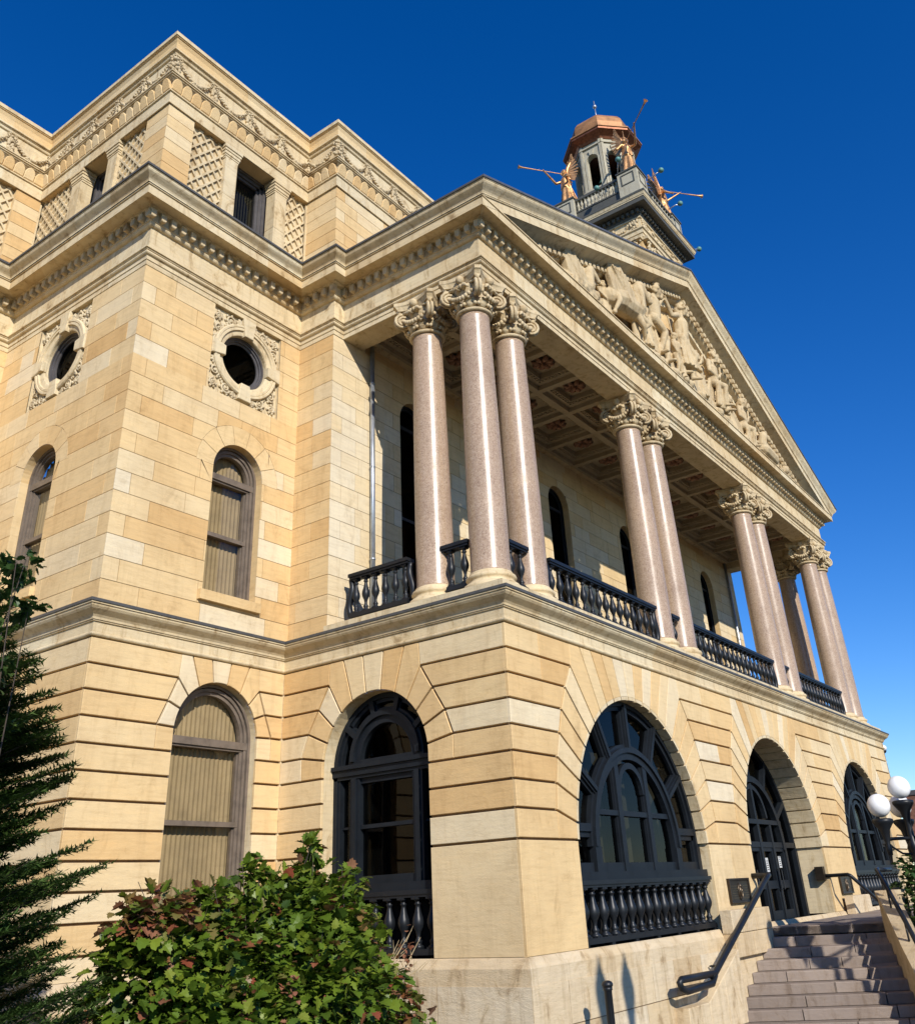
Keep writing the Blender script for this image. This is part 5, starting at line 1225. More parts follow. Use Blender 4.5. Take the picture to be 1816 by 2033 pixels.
# ------------------------------------------------------------ bell tower
TX, TY, TZ = 26.55, 6.93, 29.15
tower = empty('bell_tower', (TX, TY, 12), 'square bell tower with a dark cornice, octagonal belfry and copper dome, rising behind the pediment', 'tower')
def tp(name, b, mat, parent=None): return add(name, b, mat, parent or tower)
hw_ = 2.62; hy_ = 2.05
mb = MB(); mb.tone = .55; mb.box((TX-hw_, TY-hy_, 15.9), (TX+hw_, TY+hy_, 27.2)); tp('shaft', mb, 'block')
mb = MB(); Q = lambda h: [(TX-h, TY+h-.57), (TX-h, TY-h+.57), (TX+h, TY-h+.57), (TX+h, TY+h-.57), (TX-h, TY+h-.57)]
sweep(mb, Q(hw_+.08), [(0, 26.7), (.05, 26.72), (.05, 26.95), (.10, 26.96), (.10, 27.2), (.18, 27.25), (.18, 27.32), (.02, 27.36), (.02, 28.0), (.10, 28.02), (.10, 28.1)], 2); tp('entablature', mb, 'trim')
mb = MB(); sweep(mb, Q(hw_+.08), [(.10, 28.1), (.16, 28.2), (.16, 28.5), (.28, 28.55), (.66, 28.56), (.70, 28.54), (.70, 28.8)], 2); mb.box((TX-hw_-.3, TY-hy_-.3, 28.9), (TX+hw_+.3, TY+hy_+.3, 29.0)); tp('cornice', mb, 'towergrey')
mb = MB(); sweep(mb, Q(hw_+.08), [(.70, 28.8), (.73, 28.8), (.73, 28.86), (.76, 28.88), (.80, 29.0), (.82, 29.04)], 2); tp('cornice_edge', mb, 'trim')
mb = MB(); sweep(mb, Q(hw_+.08), [(.82, 29.04), (.84, 29.05), (.84, 29.16), (0, 29.2), (-2.6, 29.22)], 2); tp('roof_edge', mb, 'towergrey')
mb = MB()
for F, c, hh in ((fr('A', TY-hy_-.08), TX, hw_), (fr('B', TX-hw_-.08), TY, hy_)): dentil_run(mb, F, c-hh-.3, c+hh+.3, 28.25, 28.48, .30, .17, .16, .34)
tp('dentil_course', mb, 'towergrey')['kind'] = 'stuff'
# frieze ornament, corner pilasters with fluting and capitals
mb = MB(); mb.smooth = True; mb.tone = .4
for F, c, hh in ((fr('A', TY-hy_-.1), TX, hw_), (fr('B', TX-hw_-.1), TY, hy_)):
    for i in range(70):
        s = c-hh+.1+(2*hh-.2)*rnd.random(); mb.sphere(F(s, 27.68+.18*math.sin(s*5)+rnd.uniform(-.07, .07), .03), rnd.uniform(.05, .09), 6, 4)
    for e in (-1, 1):
        for i in range(18): mb.sphere(F(c+e*(hh-.25+rnd.uniform(-.25, .2)), 27.68+rnd.uniform(-.26, .26), .04), .09, 6, 4)
tp('frieze_ornament', mb, 'carved')['kind'] = 'stuff'
for F, c, hh in ((fr('A', TY-hy_), TX, hw_), (fr('B', TX-hw_), TY, hy_)):
    for e in (-1, 1):
        s0 = c+e*(hh-.62); mb = MB()
        mb.tone = .4; mb.smooth = False
        prism(mb, F, [(s0-.5, 15.9), (s0+.5, 15.9), (s0+.5, 25.8), (s0-.5, 25.8)], 0, .14)
        for k in range(7): x = s0-.43+.143*k; prism(mb, F, [(x-.03, 20), (x+.03, 20), (x+.03, 25.6), (x-.03, 25.6)], .14, .20)
        mb.smooth = True
        for k in range(44): mb.sphere(F(s0+rnd.uniform(-.56, .56)*(1), 25.75+rnd.random()*.85, .2), rnd.uniform(.06, .11), 6, 4)
        mb.smooth = False; prism(mb, F, [(s0-.66, 26.56), (s0+.66, 26.56), (s0+.70, 26.72), (s0-.70, 26.72)], 0, .34)
        tp('corner_pilaster', mb, 'trim')
mb = MB(); rect(mb, fr('A', TY-hy_), TX-1.1, TX+1.1, 20, 26.3, -.1, .05); tp('tower_panel', mb, 'greyframe'); mb = MB(); rect(mb, fr('B', TX-hw_), TY-.7, TY+.7, 20, 26.3, -.1, .05); tp('tower_panel', mb, 'greyframe')
# parapet pedestals and balusters
ped = hw_+.20
PEDS = [(23.72, 4.80), (23.72, 8.85), (28.75, 4.95), (28.75, 8.9)]
for cx_, cy_ in PEDS:
    if True:
        mb = MB(); mb.tone = .1
        mb.box((cx_-.60, cy_-.60, 29.15), (cx_+.60, cy_+.60, 30.92)); o = tp('pedestal', mb, 'towerstone')
        mb = MB(); mb.box((cx_-.66, cy_-.66, 30.92), (cx_+.66, cy_+.66, 31.02)); mb.box((cx_-.62, cy_-.62, 29.14), (cx_+.62, cy_+.62, 29.26)); tp('pedestal_cap', mb, 'towergrey', o)
        mb = MB()
        for F, c in ((fr('A', cy_-.60), cx_), (fr('B', cx_-.60), cy_)):
            for q in ([(c-.40, 30.0), (c-.34, 30.0), (c-.34, 30.75), (c-.40, 30.75)], [(c+.34, 30.0), (c+.40, 30.0), (c+.40, 30.75), (c+.34, 30.75)], [(c-.34, 30.69), (c+.34, 30.69), (c+.34, 30.75), (c-.34, 30.75)], [(c-.34, 30.0), (c+.34, 30.0), (c+.34, 30.06), (c-.34, 30.06)]): prism(mb, F, q, 0, .03)
        tp('panel_moulding', mb, 'towergrey', o)
fb = None
mb = MB()
for a, q in (((24.3, 4.4), (28.2, 4.62)), ((23.3, 5.4), (23.52, 8.3))): mb.box((*a, 30.75), (*q, 30.92)); mb.box((*a, 29.9), (*q, 30.0)); mb.box((*a, 29.16), (*q, 29.9)) if False else mb.box((a[0]+.04, a[1]+.04, 29.16), (q[0]-.04, q[1]-.04, 29.9))
tp('parapet_rail', mb, 'towergrey')
for k in range(12):
    for ax in (0, 1):
        c = (24.5+3.5*k/11, 4.51, 30.0) if ax == 0 else (23.41, 5.6+2.5*k/11, 30.0)
        if fb is None:
            q = MB(); q.smooth = True; q.tone = .1; q.lathe([(a*1.05, 30.0+z) for a, z in balprof(.75)], (c[0], c[1], 0), 10); fb = add('parapet_baluster', q, 'towerstone', tower, c)
        else: dup(fb, c)
# octagonal belfry
OX, OY = 25.75, 7.1
def octa(r_, z, rot=22.5): return [(OX+r_/math.cos(R(22.5))*math.cos(R(45*k+rot)), OY+r_/math.cos(R(22.5))*math.sin(R(45*k+rot)), z) for k in range(8)]
BR = 1.66; BZ0, BZ1 = 29.3, 35.2
for k in range(8):
    a = R(45*k); n_ = V((math.cos(a), math.sin(a), 0)); t_ = V((-n_.y, n_.x, 0)); half = BR*math.tan(R(22.5))
    F = lambda s, z, d, n_=n_, t_=t_: tuple(V((OX, OY, 0))+n_*(BR+d)+t_*s+V((0, 0, z)))
    mb = MB(); mb.tone = .15; ow, zs_, zb_ = .37, 33.9, 31.7
    A_ = [(half, BZ0), (half, BZ1)]; 
    outl = [(ow, zb_), (ow, zs_)]+[(ow*math.cos(math.pi*i/10), zs_+ow*math.sin(math.pi*i/10)) for i in range(1, 10)]+[(-ow, zs_), (-ow, zb_)]
    # wall with an arched opening: left, right, below, above strips
    prism(mb, F, [(-half, BZ0), (half, BZ0), (half, zb_), (-half, zb_)], -.3, 0)
    prism(mb, F, [(ow, zb_), (half, zb_), (half, zs_), (ow, zs_)], -.3, 0); prism(mb, F, [(-half, zb_), (-ow, zb_), (-ow, zs_), (-half, zs_)], -.3, 0)
    for i in range(10):
        x0, x1 = ow*math.cos(math.pi*i/10), ow*math.cos(math.pi*(i+1)/10); y0, y1 = zs_+ow*math.sin(math.pi*i/10), zs_+ow*math.sin(math.pi*(i+1)/10)
        prism(mb, F, [(x1, y1), (x0, y0), (x0, BZ1), (x1, BZ1)], -.3, 0)
    for e in (-1, 1): prism(mb, F, [(e*ow, zs_), (e*half, zs_), (e*half, BZ1), (e*ow, BZ1)], -.3, 0)
    ringseg(mb, F, 0, zs_, ow+.02, ow+.13, 0, .05, n=12)
    for e in (-1, 1):
        prism(mb, F, [(e*(ow+.02), zb_), (e*(ow+.13), zb_), (e*(ow+.13), zs_), (e*(ow+.02), zs_)], 0, .05)
        prism(mb, F, [(e*half, BZ0), (e*(half-.14), BZ0), (e*(half-.14), BZ1), (e*half, BZ1)], 0, .07)
    prism(mb, F, [(-.10, zs_+ow), (.10, zs_+ow), (.15, zs_+ow+.40), (-.15, zs_+ow+.40)], 0, .10)
    for q in ([(-.45, 30.6), (.45, 30.6), (.45, 30.66), (-.45, 30.66)], [(-.45, 31.5), (.45, 31.5), (.45, 31.56), (-.45, 31.56)], [(-.45, 30.66), (-.39, 30.66), (-.39, 31.5), (-.45, 31.5)], [(.39, 30.66), (.45, 30.66), (.45, 31.5), (.39, 31.5)]): prism(mb, F, q, 0, .035)
    prism(mb, F, [(-half, BZ1-.32), (half, BZ1-.32), (half, BZ1-.22), (-half, BZ1-.22)], .005, .10)
    prism(mb, F, [(-half, zb_-.13), (half, zb_-.13), (half, zb_-.03), (-half, zb_-.03)], .005, .12)
    tp('belfry_face', mb, 'towerstone')
mb = MB(); mb.lathe([(.25, 34.0), (.32, 33.9), (.42, 33.4), (.55, 33.1), (.72, 32.9)], (OX, OY, 0), 16); tp('bell', mb, 'verdigris')
mb = MB(); mb.rings([octa(1.3, 29.4), octa(1.3, 32.0)]); tp('belfry_floor', mb, 'dark')
mb = MB(); mb.rings([octa(BR+.05, BZ1), octa(BR+.15, BZ1+.15), octa(BR+.50, BZ1+.32), octa(BR+.54, BZ1+.34), octa(BR+.54, BZ1+.48)]); tp('eave', mb, 'copperdark')
mb = MB(); mb.rings([octa(BR+.54, BZ1+.48), octa(BR+.60, BZ1+.50), octa(BR+.60, BZ1+.58), octa(BR+.52, BZ1+.64), octa(BR+.42, BZ1+.70), octa(BR+.42, BZ1+.78), octa(BR+.26, BZ1+.86), octa(BR+.20, BZ1+.96), octa(BR+.22, BZ1+1.3), octa(BR+.14, BZ1+1.7), octa(BR-.06, BZ1+2.05), octa(BR-.4, BZ1+2.35), octa(BR-.9, BZ1+2.52), octa(.35, BZ1+2.62), octa(.05, BZ1+2.66)]); tp('copper_dome', mb, 'copper')
mb = MB(); mb.smooth = True; mb.tube([(OX, OY, BZ1+2.8), (OX, OY, BZ1+5.0)], .035, 8); mb.sphere((OX, OY, BZ1+4.5), .14, 10, 8); tp('finial', mb, 'pipe')
# ball lamps on stalks round the parapet
lampspots = [((23.1, 5.3, 31.0), (-.55, -.35, .35)), ((24.6, 4.2, 30.9), (.1, -.75, .35)), ((23.1, 9.4, 30.3), (-.6, .1, .2)), ((30.0, 4.1, 29.2), (.75, -.1, .5)), ((27.6, 4.3, 30.9), (.2, -.6, .2)), ((23.2, 6.6, 30.2), (-.5, -.1, .1))]
for i, (p, d) in enumerate(lampspots):
    p, d = V(p), V(d); e = empty('floodlight', p, ['ball floodlight on a stalk beside the near trumpeting angel, left side', 'ball floodlight on a stalk in front of the near angel pedestal', 'ball floodlight at the far left corner of the tower parapet', 'ball floodlight sticking out at the right end of the tower cornice', 'ball floodlight low on the right tower parapet', 'ball floodlight between the left tower parapet balusters'][i], 'floodlight', 'ball floodlights round the tower parapet')
    mb = MB(); mb.smooth = True; mb.tube([p, p+d*.6+V((0, 0, .05)), p+d], .035, 7); add('stalk', mb, 'pipe', e, p)
    mb = MB(); mb.smooth = True; mb.sphere(p+d*1.12, .16, 12, 8); add('lamp_head', mb, 'verdigris', e, p+d)

# ---------------- trumpeting angels
def angel(pos, az, tr_el, label, mirror=1, sc=1.55):
    """az: direction faced (deg from +X)"""
    pos = V(pos); f = V((math.cos(R(az)), math.sin(R(az)), 0)); sd = V((-f.y, f.x, 0))*mirror; up = V((0, 0, 1))
    P_ = lambda a, b_, c: pos+(f*a+sd*b_+up*c)*sc
    tdir = (f*math.cos(R(tr_el))+up*math.sin(R(tr_el))).normalized()
    mouth = P_(.12, 0, 1.62); grip = mouth+tdir*1.0*sc*.72
    J = dict(pel=P_(0, 0, .95), chest=P_(.02, 0, 1.30), neck=P_(.03, 0, 1.50), head=P_(.05, 0, 1.66), shL=P_(.02, .19, 1.42), shR=P_(.02, -.19, 1.42), elL=P_(.30, .24, 1.30), haL=grip, elR=P_(-.05, -.38, 1.22), haR=P_(.15, -.52, 1.05),
             hipL=P_(0, .1, .92), hipR=P_(0, -.1, .92), knL=P_(.14, .1, .5), anL=P_(.05, .1, .08), knR=P_(.02, -.1, .5), anR=P_(-.1, -.12, .08), face=tdir, toe=f)
    b = MB(); figure(b, J, sc); hair(b, J['head'], tdir, sc)
    b.sphere(J['head']-f*.1*sc+up*.03, .07*sc, 8, 6)
    drape(b, P_(0, 0, 1.02), P_(-.02, 0, .02), .15*sc, .29*sc, 9, .045*sc)
    drape(b, P_(.02, 0, 1.36), P_(0, 0, .86), .15*sc, .21*sc, 8, .025*sc)
    for i in range(6): b.capsule(P_(-.1, .12-.05*i, .95), .03*sc, P_(-.30, .2-.09*i, .10), .035*sc)
    e = empty('angel_statue', pos, label, 'statue', 'gilded trumpeting angels on the tower')
    e_b = fuse('robed_body', b, 'gilt', .035, e, pos, 1)
    for s_ in (1, -1):
        b = MB(); b.smooth = False; wing(b, P_(-.12, s_*.12, 1.30), up*1+(-f)*.22+sd*s_*.10, -f*.8+sd*s_*.6, 1.05*sc, .55*sc, 13, .03); add('wing', b, 'gilt', e, P_(-.12, s_*.12, 1.38))
    b = MB(); b.smooth = True; L = 1.75*sc; b.tube([mouth, mouth+tdir*L*.55, mouth+tdir*L*.9, mouth+tdir*L*.97, mouth+tdir*L], [.022, .028, .045, .08, .13], 12, False); b.sphere(mouth+tdir*.05, .04, 7, 5); add('trumpet', b, 'gilt', e, mouth)
    b = MB(); b.lathe([(.40, -.02), (.40, .05), (.36, .07), (.36, .0)], pos, 16); b.box((pos.x-.34, pos.y-.34, pos.z-.0), (pos.x+.34, pos.y+.34, pos.z+.10)); add('plinth', b, 'gilt', e, pos)
pz = 31.03
angel((23.72, 4.80, pz), 232, 8, 'gilded angel at the near corner of the tower, trumpet pointing out above the dome eave', 1)
angel((23.72, 8.85, pz), 140, 2, 'gilded angel at the left corner of the tower, blowing a trumpet towards the left', -1)
angel((28.75, 4.95, pz), -38, 2, 'gilded angel at the right corner of the tower, blowing a trumpet towards the right', 1)
# ------------------------------------------------------------ ground, steps, walls
mb = MB(); mb.poly([(-400, -400, ZG), (600, -400, ZG), (600, 600, ZG), (-400, 600, ZG)]); tag(add('ground', mb, 'pave'), kind='structure')
mb = MB(); mb.poly([(-14, -.9, ZG+.004), (-.11, -.9, ZG+.004), (-.11, D-.11, ZG+.004), (-14, D+8, ZG+.004)]); tag(add('planting_bed', mb, 'soil'), kind='structure')
# steps descending to the left along the front; noses run away from the wall
NL = [(10.30, -.22), (9.89, -.23), (9.47, -.24), (8.99, -.24), (8.62, -.24), (8.22, -.24), (7.88, -.24), (7.54, -.24), (7.18, -.24), (6.80, -.24), (6.42, -.24)]
NR = [(11.03, -2.47), (11.02, -2.58), (10.67, -2.72), (10.38, -2.84), (10.05, -3.0), (9.66, -3.16), (9.3, -3.3), (8.98, -3.44), (8.62, -3.58), (8.28, -3.72), (7.9, -3.86)]
stairs = empty('staircase', (9, -1.5, ZG), 'worn granite staircase climbing beside the front wall to the entrance landing', 'staircase')
def ext(p, q, d): v = V((q[0]-p[0], q[1]-p[1])).normalized(); return (q[0]+v.x*d, q[1]+v.y*d)
for k in range(len(NL)):
    z = -5.50-.2*k; mb = MB(); l0, r0 = NL[k], ext(NL[k], NR[k], .35)
    if k == 0:
        far = [(26.0, -.20), (26.0, -2.75)]; pl = [l0, r0, (11.5, -2.75), far[1], far[0]]
        th = .17
    else:
        l1, r1 = NL[k-1], ext(NL[k-1], NR[k-1], .35); back = lambda p: (p[0]+.12, p[1]); pl = [l0, r0, back(r1), back(l1)]; th = .19
    lo = [(x, y, z-th) for x, y in pl]; hi = [(x, y, z) for x, y in pl]
    # nosing in separate stones: cut along the width
    if k == 0:
        mb.tone = .35; mb.rings([lo, hi])
        L0, R0 = V(l0), V(r0)
    cuts = [0]+sorted(rnd.uniform(.15, .85) for _ in range(2))+[1]
    for a, b_ in zip(cuts, cuts[1:]):
        P0, P1 = V(l0).lerp(V(r0), a+.003), V(l0).lerp(V(r0), b_-.003)
        if k == 0: B0, B1 = P0+V((.5, 0)), P1+V((.5, 0)); zz = z+.004
        else: B0, B1 = V(pl[3]).lerp(V(pl[2]), a+.003), V(pl[3]).lerp(V(pl[2]), b_-.003); zz = z
        mb.tone = rnd.uniform(.1, .9); P = [P0, P1, B1, B0]
        e = .012
        mb.rings([[(p.x, p.y, z-th) for p in P], [(p.x, p.y, zz-.02) for p in P], [(P0.x+e, P0.y, zz), (P1.x+e, P1.y, zz), (B1.x, B1.y, zz), (B0.x, B0.y, zz)]])
    add('step', mb, 'granite_step', stairs, (*l0, z))
mb = MB(); mb.tone = .5
for k in range(1, len(NL)): pass
mb.rings([[(6.9, -.22, ZG), (8.4, -3.6, ZG), (26, -2.7, ZG), (26, -.22, ZG)], [(10.5, -.22, -5.69), (11.2, -2.6, -5.69), (26, -2.7, -5.69), (26, -.22, -5.69)]]); add('core', mb, 'granite_step', stairs)
def thing_mesh(name, mb, mat, label, cat, group=None, origin=(0, 0, 0)):
    o = add(name, mb, mat, None, origin); tag(o, label, cat, group); return o
# left cheek wall hugging the building
def cheek():
    b = MB(); r = random.Random(9)
    F = fr('A', -.11)
    def st(p, d0, d1): b.tone = min(1, max(0, r.gauss(.35, .15))); prism(b, F, p, d0, d1, .012)
    D0, D1 = .0, .13
    # block beside the door pier
    for x0, x1 in ((7.72, 8.32), (8.33, 9.12), (9.13, 10.12)): st([(x0, -5.50), (x1, -5.50), (x1, -5.06), (x0, -5.06)], -.02, .24)
    for x0, x1 in ((7.72, 8.85), (8.86, 10.12)): st([(x0, -5.96), (x1, -5.96), (x1, -5.51), (x0, -5.51)], -.02, .235)
    for (x0, zt0), (x1, zt1) in (((4.80, -6.57), (5.78, -6.57)), ((5.79, -6.57), (6.70, -6.20)), ((6.71, -6.20), (7.70, -5.78))):
        st([(x0, -7.1), (x1, -7.1), (x1, zt1), (x0, zt0)], .0, .28); st([(x0, ZG), (x1, ZG), (x1, -7.11), (x0, -7.11)], .0, .28)
    st([(7.71, ZG), (10.2, ZG), (10.2, -5.97), (7.71, -5.97)], .0, .12)
    return b
thing_mesh('cheek_wall', cheek(), 'plinth', 'stained sandstone cheek wall stepping down beside the stairs, left of the entrance', 'wall', None, (7, -.2, ZG))
# right parapet wall
def parapet():
    b = MB(); r = random.Random(4)
    top = [(11.05, -2.60, -4.95), (11.20, -2.62, -4.95), (10.75, -2.80, -5.18), (9.6, -3.28, -5.85), (8.5, -3.72, -6.5), (7.9, -3.95, -6.85)]
    n = V((-.38, -.92, 0)).normalized(); th = .45
    pts = [(12.4, -2.62, -4.95), (11.1, -2.62, -4.95), (10.55, -2.86, -5.20), (9.9, -3.12, -5.58), (9.25, -3.38, -5.96), (8.6, -3.66, -6.34), (7.9, -3.95, -6.75)]
    for p, q in zip(pts, pts[1:]):
        p, q = V(p), V(q); b.tone = min(1, max(0, r.gauss(.4, .15))); g = (q-p)*.004; p2, q2 = p+g, q-g
        for z0, z1 in ((0, None),):
            lo = [V((p2.x, p2.y, ZG)), V((q2.x, q2.y, ZG)), V((q2.x, q2.y, ZG))+n*th, V((p2.x, p2.y, ZG))+n*th]
            b.rings([lo, [p2, q2, q2+n*th, p2+n*th]])
            b.rings([[p2-n*.04+V((0, 0, .002)), q2-n*.04+V((0, 0, .002)), q2+n*(th+.04)+V((0, 0, .002)), p2+n*(th+.04)+V((0, 0, .002))], [p2-n*.04+V((0, 0, .10)), q2-n*.04+V((0, 0, .10)), q2+n*(th+.04)+V((0, 0, .10)), p2+n*(th+.04)+V((0, 0, .10))]])
    return b
thing_mesh('parapet_wall', parapet(), 'plinth', 'sandstone parapet wall sloping down along the outer side of the stairs', 'wall', None, (9, -3.3, ZG))
# small block by the right door pier
mb = MB(); mb.tone = .3
for x0, x1 in ((17.30, 17.85), (17.86, 18.45), (18.46, 19.15)): prism(mb, fr('A', -.11), [(x0, -5.5), (x1, -5.5), (x1, -5.03), (x0, -5.03)], -.02, .24, .012)
thing_mesh('stone_block', mb, 'plinth', 'low stained stone block under the second plaque, right of the entrance', 'block', None, (18, -.2, -5.5))

# ------------------------------------------------------------ handrails
def rail(label, runs, posts, rad=.045, flat=True):
    o = empty('handrail', runs[0][0], label, 'handrail', 'black iron handrails of the steps')
    for i, r_ in enumerate(runs):
        b = MB(); b.smooth = True; b.tube(r_, rad, 10); add('rail', b, 'iron', o, r_[0])
    for p in posts:
        b = MB(); b.smooth = True; b.tube(p, .022, 8); b.sphere(p[-1], .045, 8, 5, (1, 1, .4)); add('bracket', b, 'iron', o, p[0])
    return o
y_ = -.48
rail('black handrail sloping up beside the cheek wall, left of the entrance', [[(5.85, y_, -6.13), (6.05, y_, -6.10), (8.0, y_, -5.28), (9.8, y_, -4.52), (10.05, y_, -4.43), (10.2, y_+.02, -4.40), (10.3, y_+.2, -4.40), (10.3, .02, -4.40)], [(6.0, y_, -6.10), (4.45, y_, -6.08), (4.36, y_, -6.12), (4.40, y_, -6.20), (4.62, y_, -6.28), (5.85, y_, -6.26), (6.05, y_, -6.12)]],
     [[(6.6, y_, -5.92), (6.6, y_+.12, -6.02), (6.6, -.18, -6.02)], [(8.3, y_, -5.20), (8.3, y_+.1, -5.30), (8.3, -.2, -5.30)]], .062)
rail('black handrail reaching out from the right door pier, then dropping behind the parapet', [[(16.58, .25, -4.47), (16.58, -.1, -4.47), (16.3, -.62, -4.47), (16.25, -.70, -4.50), (17.8, -1.15, -5.45)]], [[(17.6, -1.1, -5.3), (17.6, -1.1, -5.5)]], .05)
mb = MB(); mb.box((16.40, .10, -4.58), (16.62, .34, -4.22)); thing_mesh('wall_box', mb, 'bronze', 'small dark box fixed to the right door reveal above the handrail', 'box', None, (16.5, .2, -4.4))
rail('black handrail along the top of the outer parapet wall', [[(11.35, -2.72, -4.40), (11.1, -2.75, -4.42), (10.55, -2.98, -4.66), (9.25, -3.55, -5.42), (8.2, -4.0, -6.05)], [(11.35, -2.72, -4.42), (12.5, -2.72, -4.42)]],
     [[(10.35, -3.06, -4.8), (10.35, -3.06, -5.25)], [(9.3, -3.52, -5.42), (9.3, -3.52, -5.88)], [(11.3, -2.75, -4.45), (11.3, -2.75, -4.9)]], .05)

# ------------------------------------------------------------ plaques
def plaque(x0, x1, z0, z1, label, y=0.0):
    F = fr('A', y); b = MB(); rect(b, F, x0, x1, z0, z1, .0, .05); o = empty('wall_plaque', ((x0+x1)/2, y, z0), label, 'plaque', 'bronze plaques flanking the entrance')
    add('plate', b, 'bronze', o)
    b = MB()
    for q in ([(x0, z0), (x1, z0), (x1, z0+.05), (x0, z0+.05)], [(x0, z1-.05), (x1, z1-.05), (x1, z1), (x0, z1)], [(x0, z0+.05), (x0+.05, z0+.05), (x0+.05, z1-.05), (x0, z1-.05)], [(x1-.05, z0+.05), (x1, z0+.05), (x1, z1-.05), (x1-.05, z1-.05)]): prism(b, F, q, .05, .075, .008)
    add('border', b, 'bronze', o)
    b = MB(); c = (x0+x1)/2; zc = (z0+z1)/2-.02
    n = 18; pts = [(c+.11*math.cos(2*math.pi*i/n), zc+.17*math.sin(2*math.pi*i/n)) for i in range(n)]
    b.smooth = True; b.tube([F(*p, .06) for p in pts+pts[:2]], .014, 5); b.tube([F(c, zc-.10, .06), F(c, zc+.12, .06)], .022, 6); b.sphere(F(c, zc+.12, .065), .035, 6, 5)
    add('emblem', b, 'bronzepale', o)
    # raised lettering: the readable D of the title, and worn lines of small text
    cu = bpy.data.curves.new('t', 'FONT'); cu.body = 'D'; cu.size = .15; cu.extrude = .008; cu.align_x = 'CENTER'
    to = bpy.data.objects.new('t', cu); COL.objects.link(to); dg = bpy.context.evaluated_depsgraph_get(); me = bpy.data.meshes.new_from_object(to.evaluated_get(dg))
    b = MB(); b.v = [(c+v.co.x, y-.058-v.co.z, z1-.20+v.co.y) for v in me.vertices]; b.f = [tuple(p.vertices) for p in me.polygons]; b.t = [.5]*len(b.f); b.sm = [False]*len(b.f); b.mi = [0]*len(b.f)
    bpy.data.objects.remove(to)
    for i in range(6):
        zz = z0+.10+.05*i
        x = x0+.12
        while x < x1-.14:
            w_ = rnd.uniform(.02, .05)
            if abs(x-c) > .17 or i < 1: rect(b, F, x, x+w_, zz, zz+.018, .05, .056)
            x += w_+rnd.uniform(.012, .02)
    add('raised_lettering', b, 'bronzepale', o)
plaque(8.62, 9.88, -4.95, -4.43, 'dark bronze plaque with an oval emblem, on the pier left of the entrance'); plaque(17.40, 18.55, -4.98, -4.46, 'dark bronze plaque on the pier right of the entrance, crossed by the rail shadow')
# ------------------------------------------------------------ security camera
e = empty('security_camera', (WG+.02, .35, .16), 'white security camera on a bracket at the far right corner under the cornice', 'camera')
mb = MB(); mb.box((WG, .22, .05), (WG+.12, .50, .30)); mb.tube([(WG+.1, .35, .2), (WG+.75, .25, .22)], .07, 10); add('bracket', mb, 'whiteplastic', e, (WG, .35, .2))
mb = MB(); mb.smooth = True; mb.sphere((WG+.85, .22, .12), .17, 14, 8, (1, 1, .8)); add('housing', mb, 'whiteplastic', e, (WG+.85, .22, .12))
mb = MB(); mb.smooth = True; mb.sphere((WG+.87, .20, .02), .11, 12, 8); add('dome_lens', mb, 'iron', e, (WG+.87, .2, .02))
# ------------------------------------------------------------ bollard
bx_, by_ = -1.36+.0, -.0
def bollard(x, y, zt):
    o = empty('bollard', (x, y, ZG), 'black iron bollard with a domed cap in front of the plinth', 'bollard')
    b = MB(); b.smooth = True; b.lathe([(.10, ZG), (.10, ZG+.1), (.062, ZG+.14), (.062, zt-.14), (.075, zt-.13), (.075, zt-.09)], (x, y, 0), 20); add('post', b, 'iron', o, (x, y, ZG))
    b = MB(); b.smooth = True; b.lathe([(.072, zt-.09), (.088, zt-.075), (.092, zt-.05), (.075, zt-.02), (.04, zt-.004), (.002, zt)], (x, y, 0), 20); add('cap', b, 'iron', o, (x, y, zt-.09))
bollard(1.02, -.80, -5.80)
# ------------------------------------------------------------ globe street lamps
def lamp(x, y, zt, label, arms, r_=.29, arm=.78):
    o = empty('street_lamp', (x, y, ZG), label, 'street lamp', 'black street lamps with white globes')
    b = MB(); b.smooth = True; b.lathe([(.26, ZG), (.26, ZG+.15), (.20, ZG+.2), (.17, ZG+.6), (.12, ZG+.75), (.085, ZG+.9), (.075, zt-1.3), (.10, zt-1.25), (.10, zt-1.15), (.07, zt-1.1), (.06, zt-.55), (.10, zt-.5)], (x, y, 0), 20); add('post', b, 'iron', o, (x, y, ZG))
    def head(cx, cy, cz, ex):
        b = MB(); b.smooth = True; b.lathe([(.05, cz-1.0), (.065, cz-.86), (.045, cz-.8), (.06, cz-.72), (.075, cz-.66), (.11, cz-.50), (.20, cz-.38), (.225, cz-.34), (.225, cz-.29), (.17, cz-.27)], (cx, cy, 0), 20)
        add('lamp_holder', b, 'iron', o, (cx, cy, cz-.6))
        b = MB(); b.smooth = True; b.sphere((cx, cy, cz), r_, 28, 18); add('globe', b, 'globe', o, (cx, cy, cz))
    head(x, y, zt, 0)
    for a in arms:
        ca, sa = math.cos(R(a)), math.sin(R(a)); cx, cy = x+arm*ca, y+arm*sa; zz = zt-.36
        head(cx, cy, zz, 1)
        b = MB(); b.smooth = True; b.tube([(x, y, zz-.68), (cx, cy, zz-.68)], .035, 8); b.tube([(x+.05*ca, y+.05*sa, zz-1.0), (x+.3*ca, y+.3*sa, zz-.98), (x+.5*ca, y+.5*sa, zz-.85), (x+.62*ca, y+.62*sa, zz-.72)], .022, 7)
        b.tube([(cx, cy, zz-1.15), (cx, cy, zz-.9)], [.012, .05], 8); add('arm', b, 'iron', o, (x, y, zz-.68))
    return o
lamp(9.62, -4.02, -2.80, 'street lamp with white globes beside the parapet at the right edge', (135, 255, 20), .24, .60)
lamp(5.9, -7.6, -1.1, 'street lamp standing off to the right, its shadow on the granite steps', (100, 220, 340))
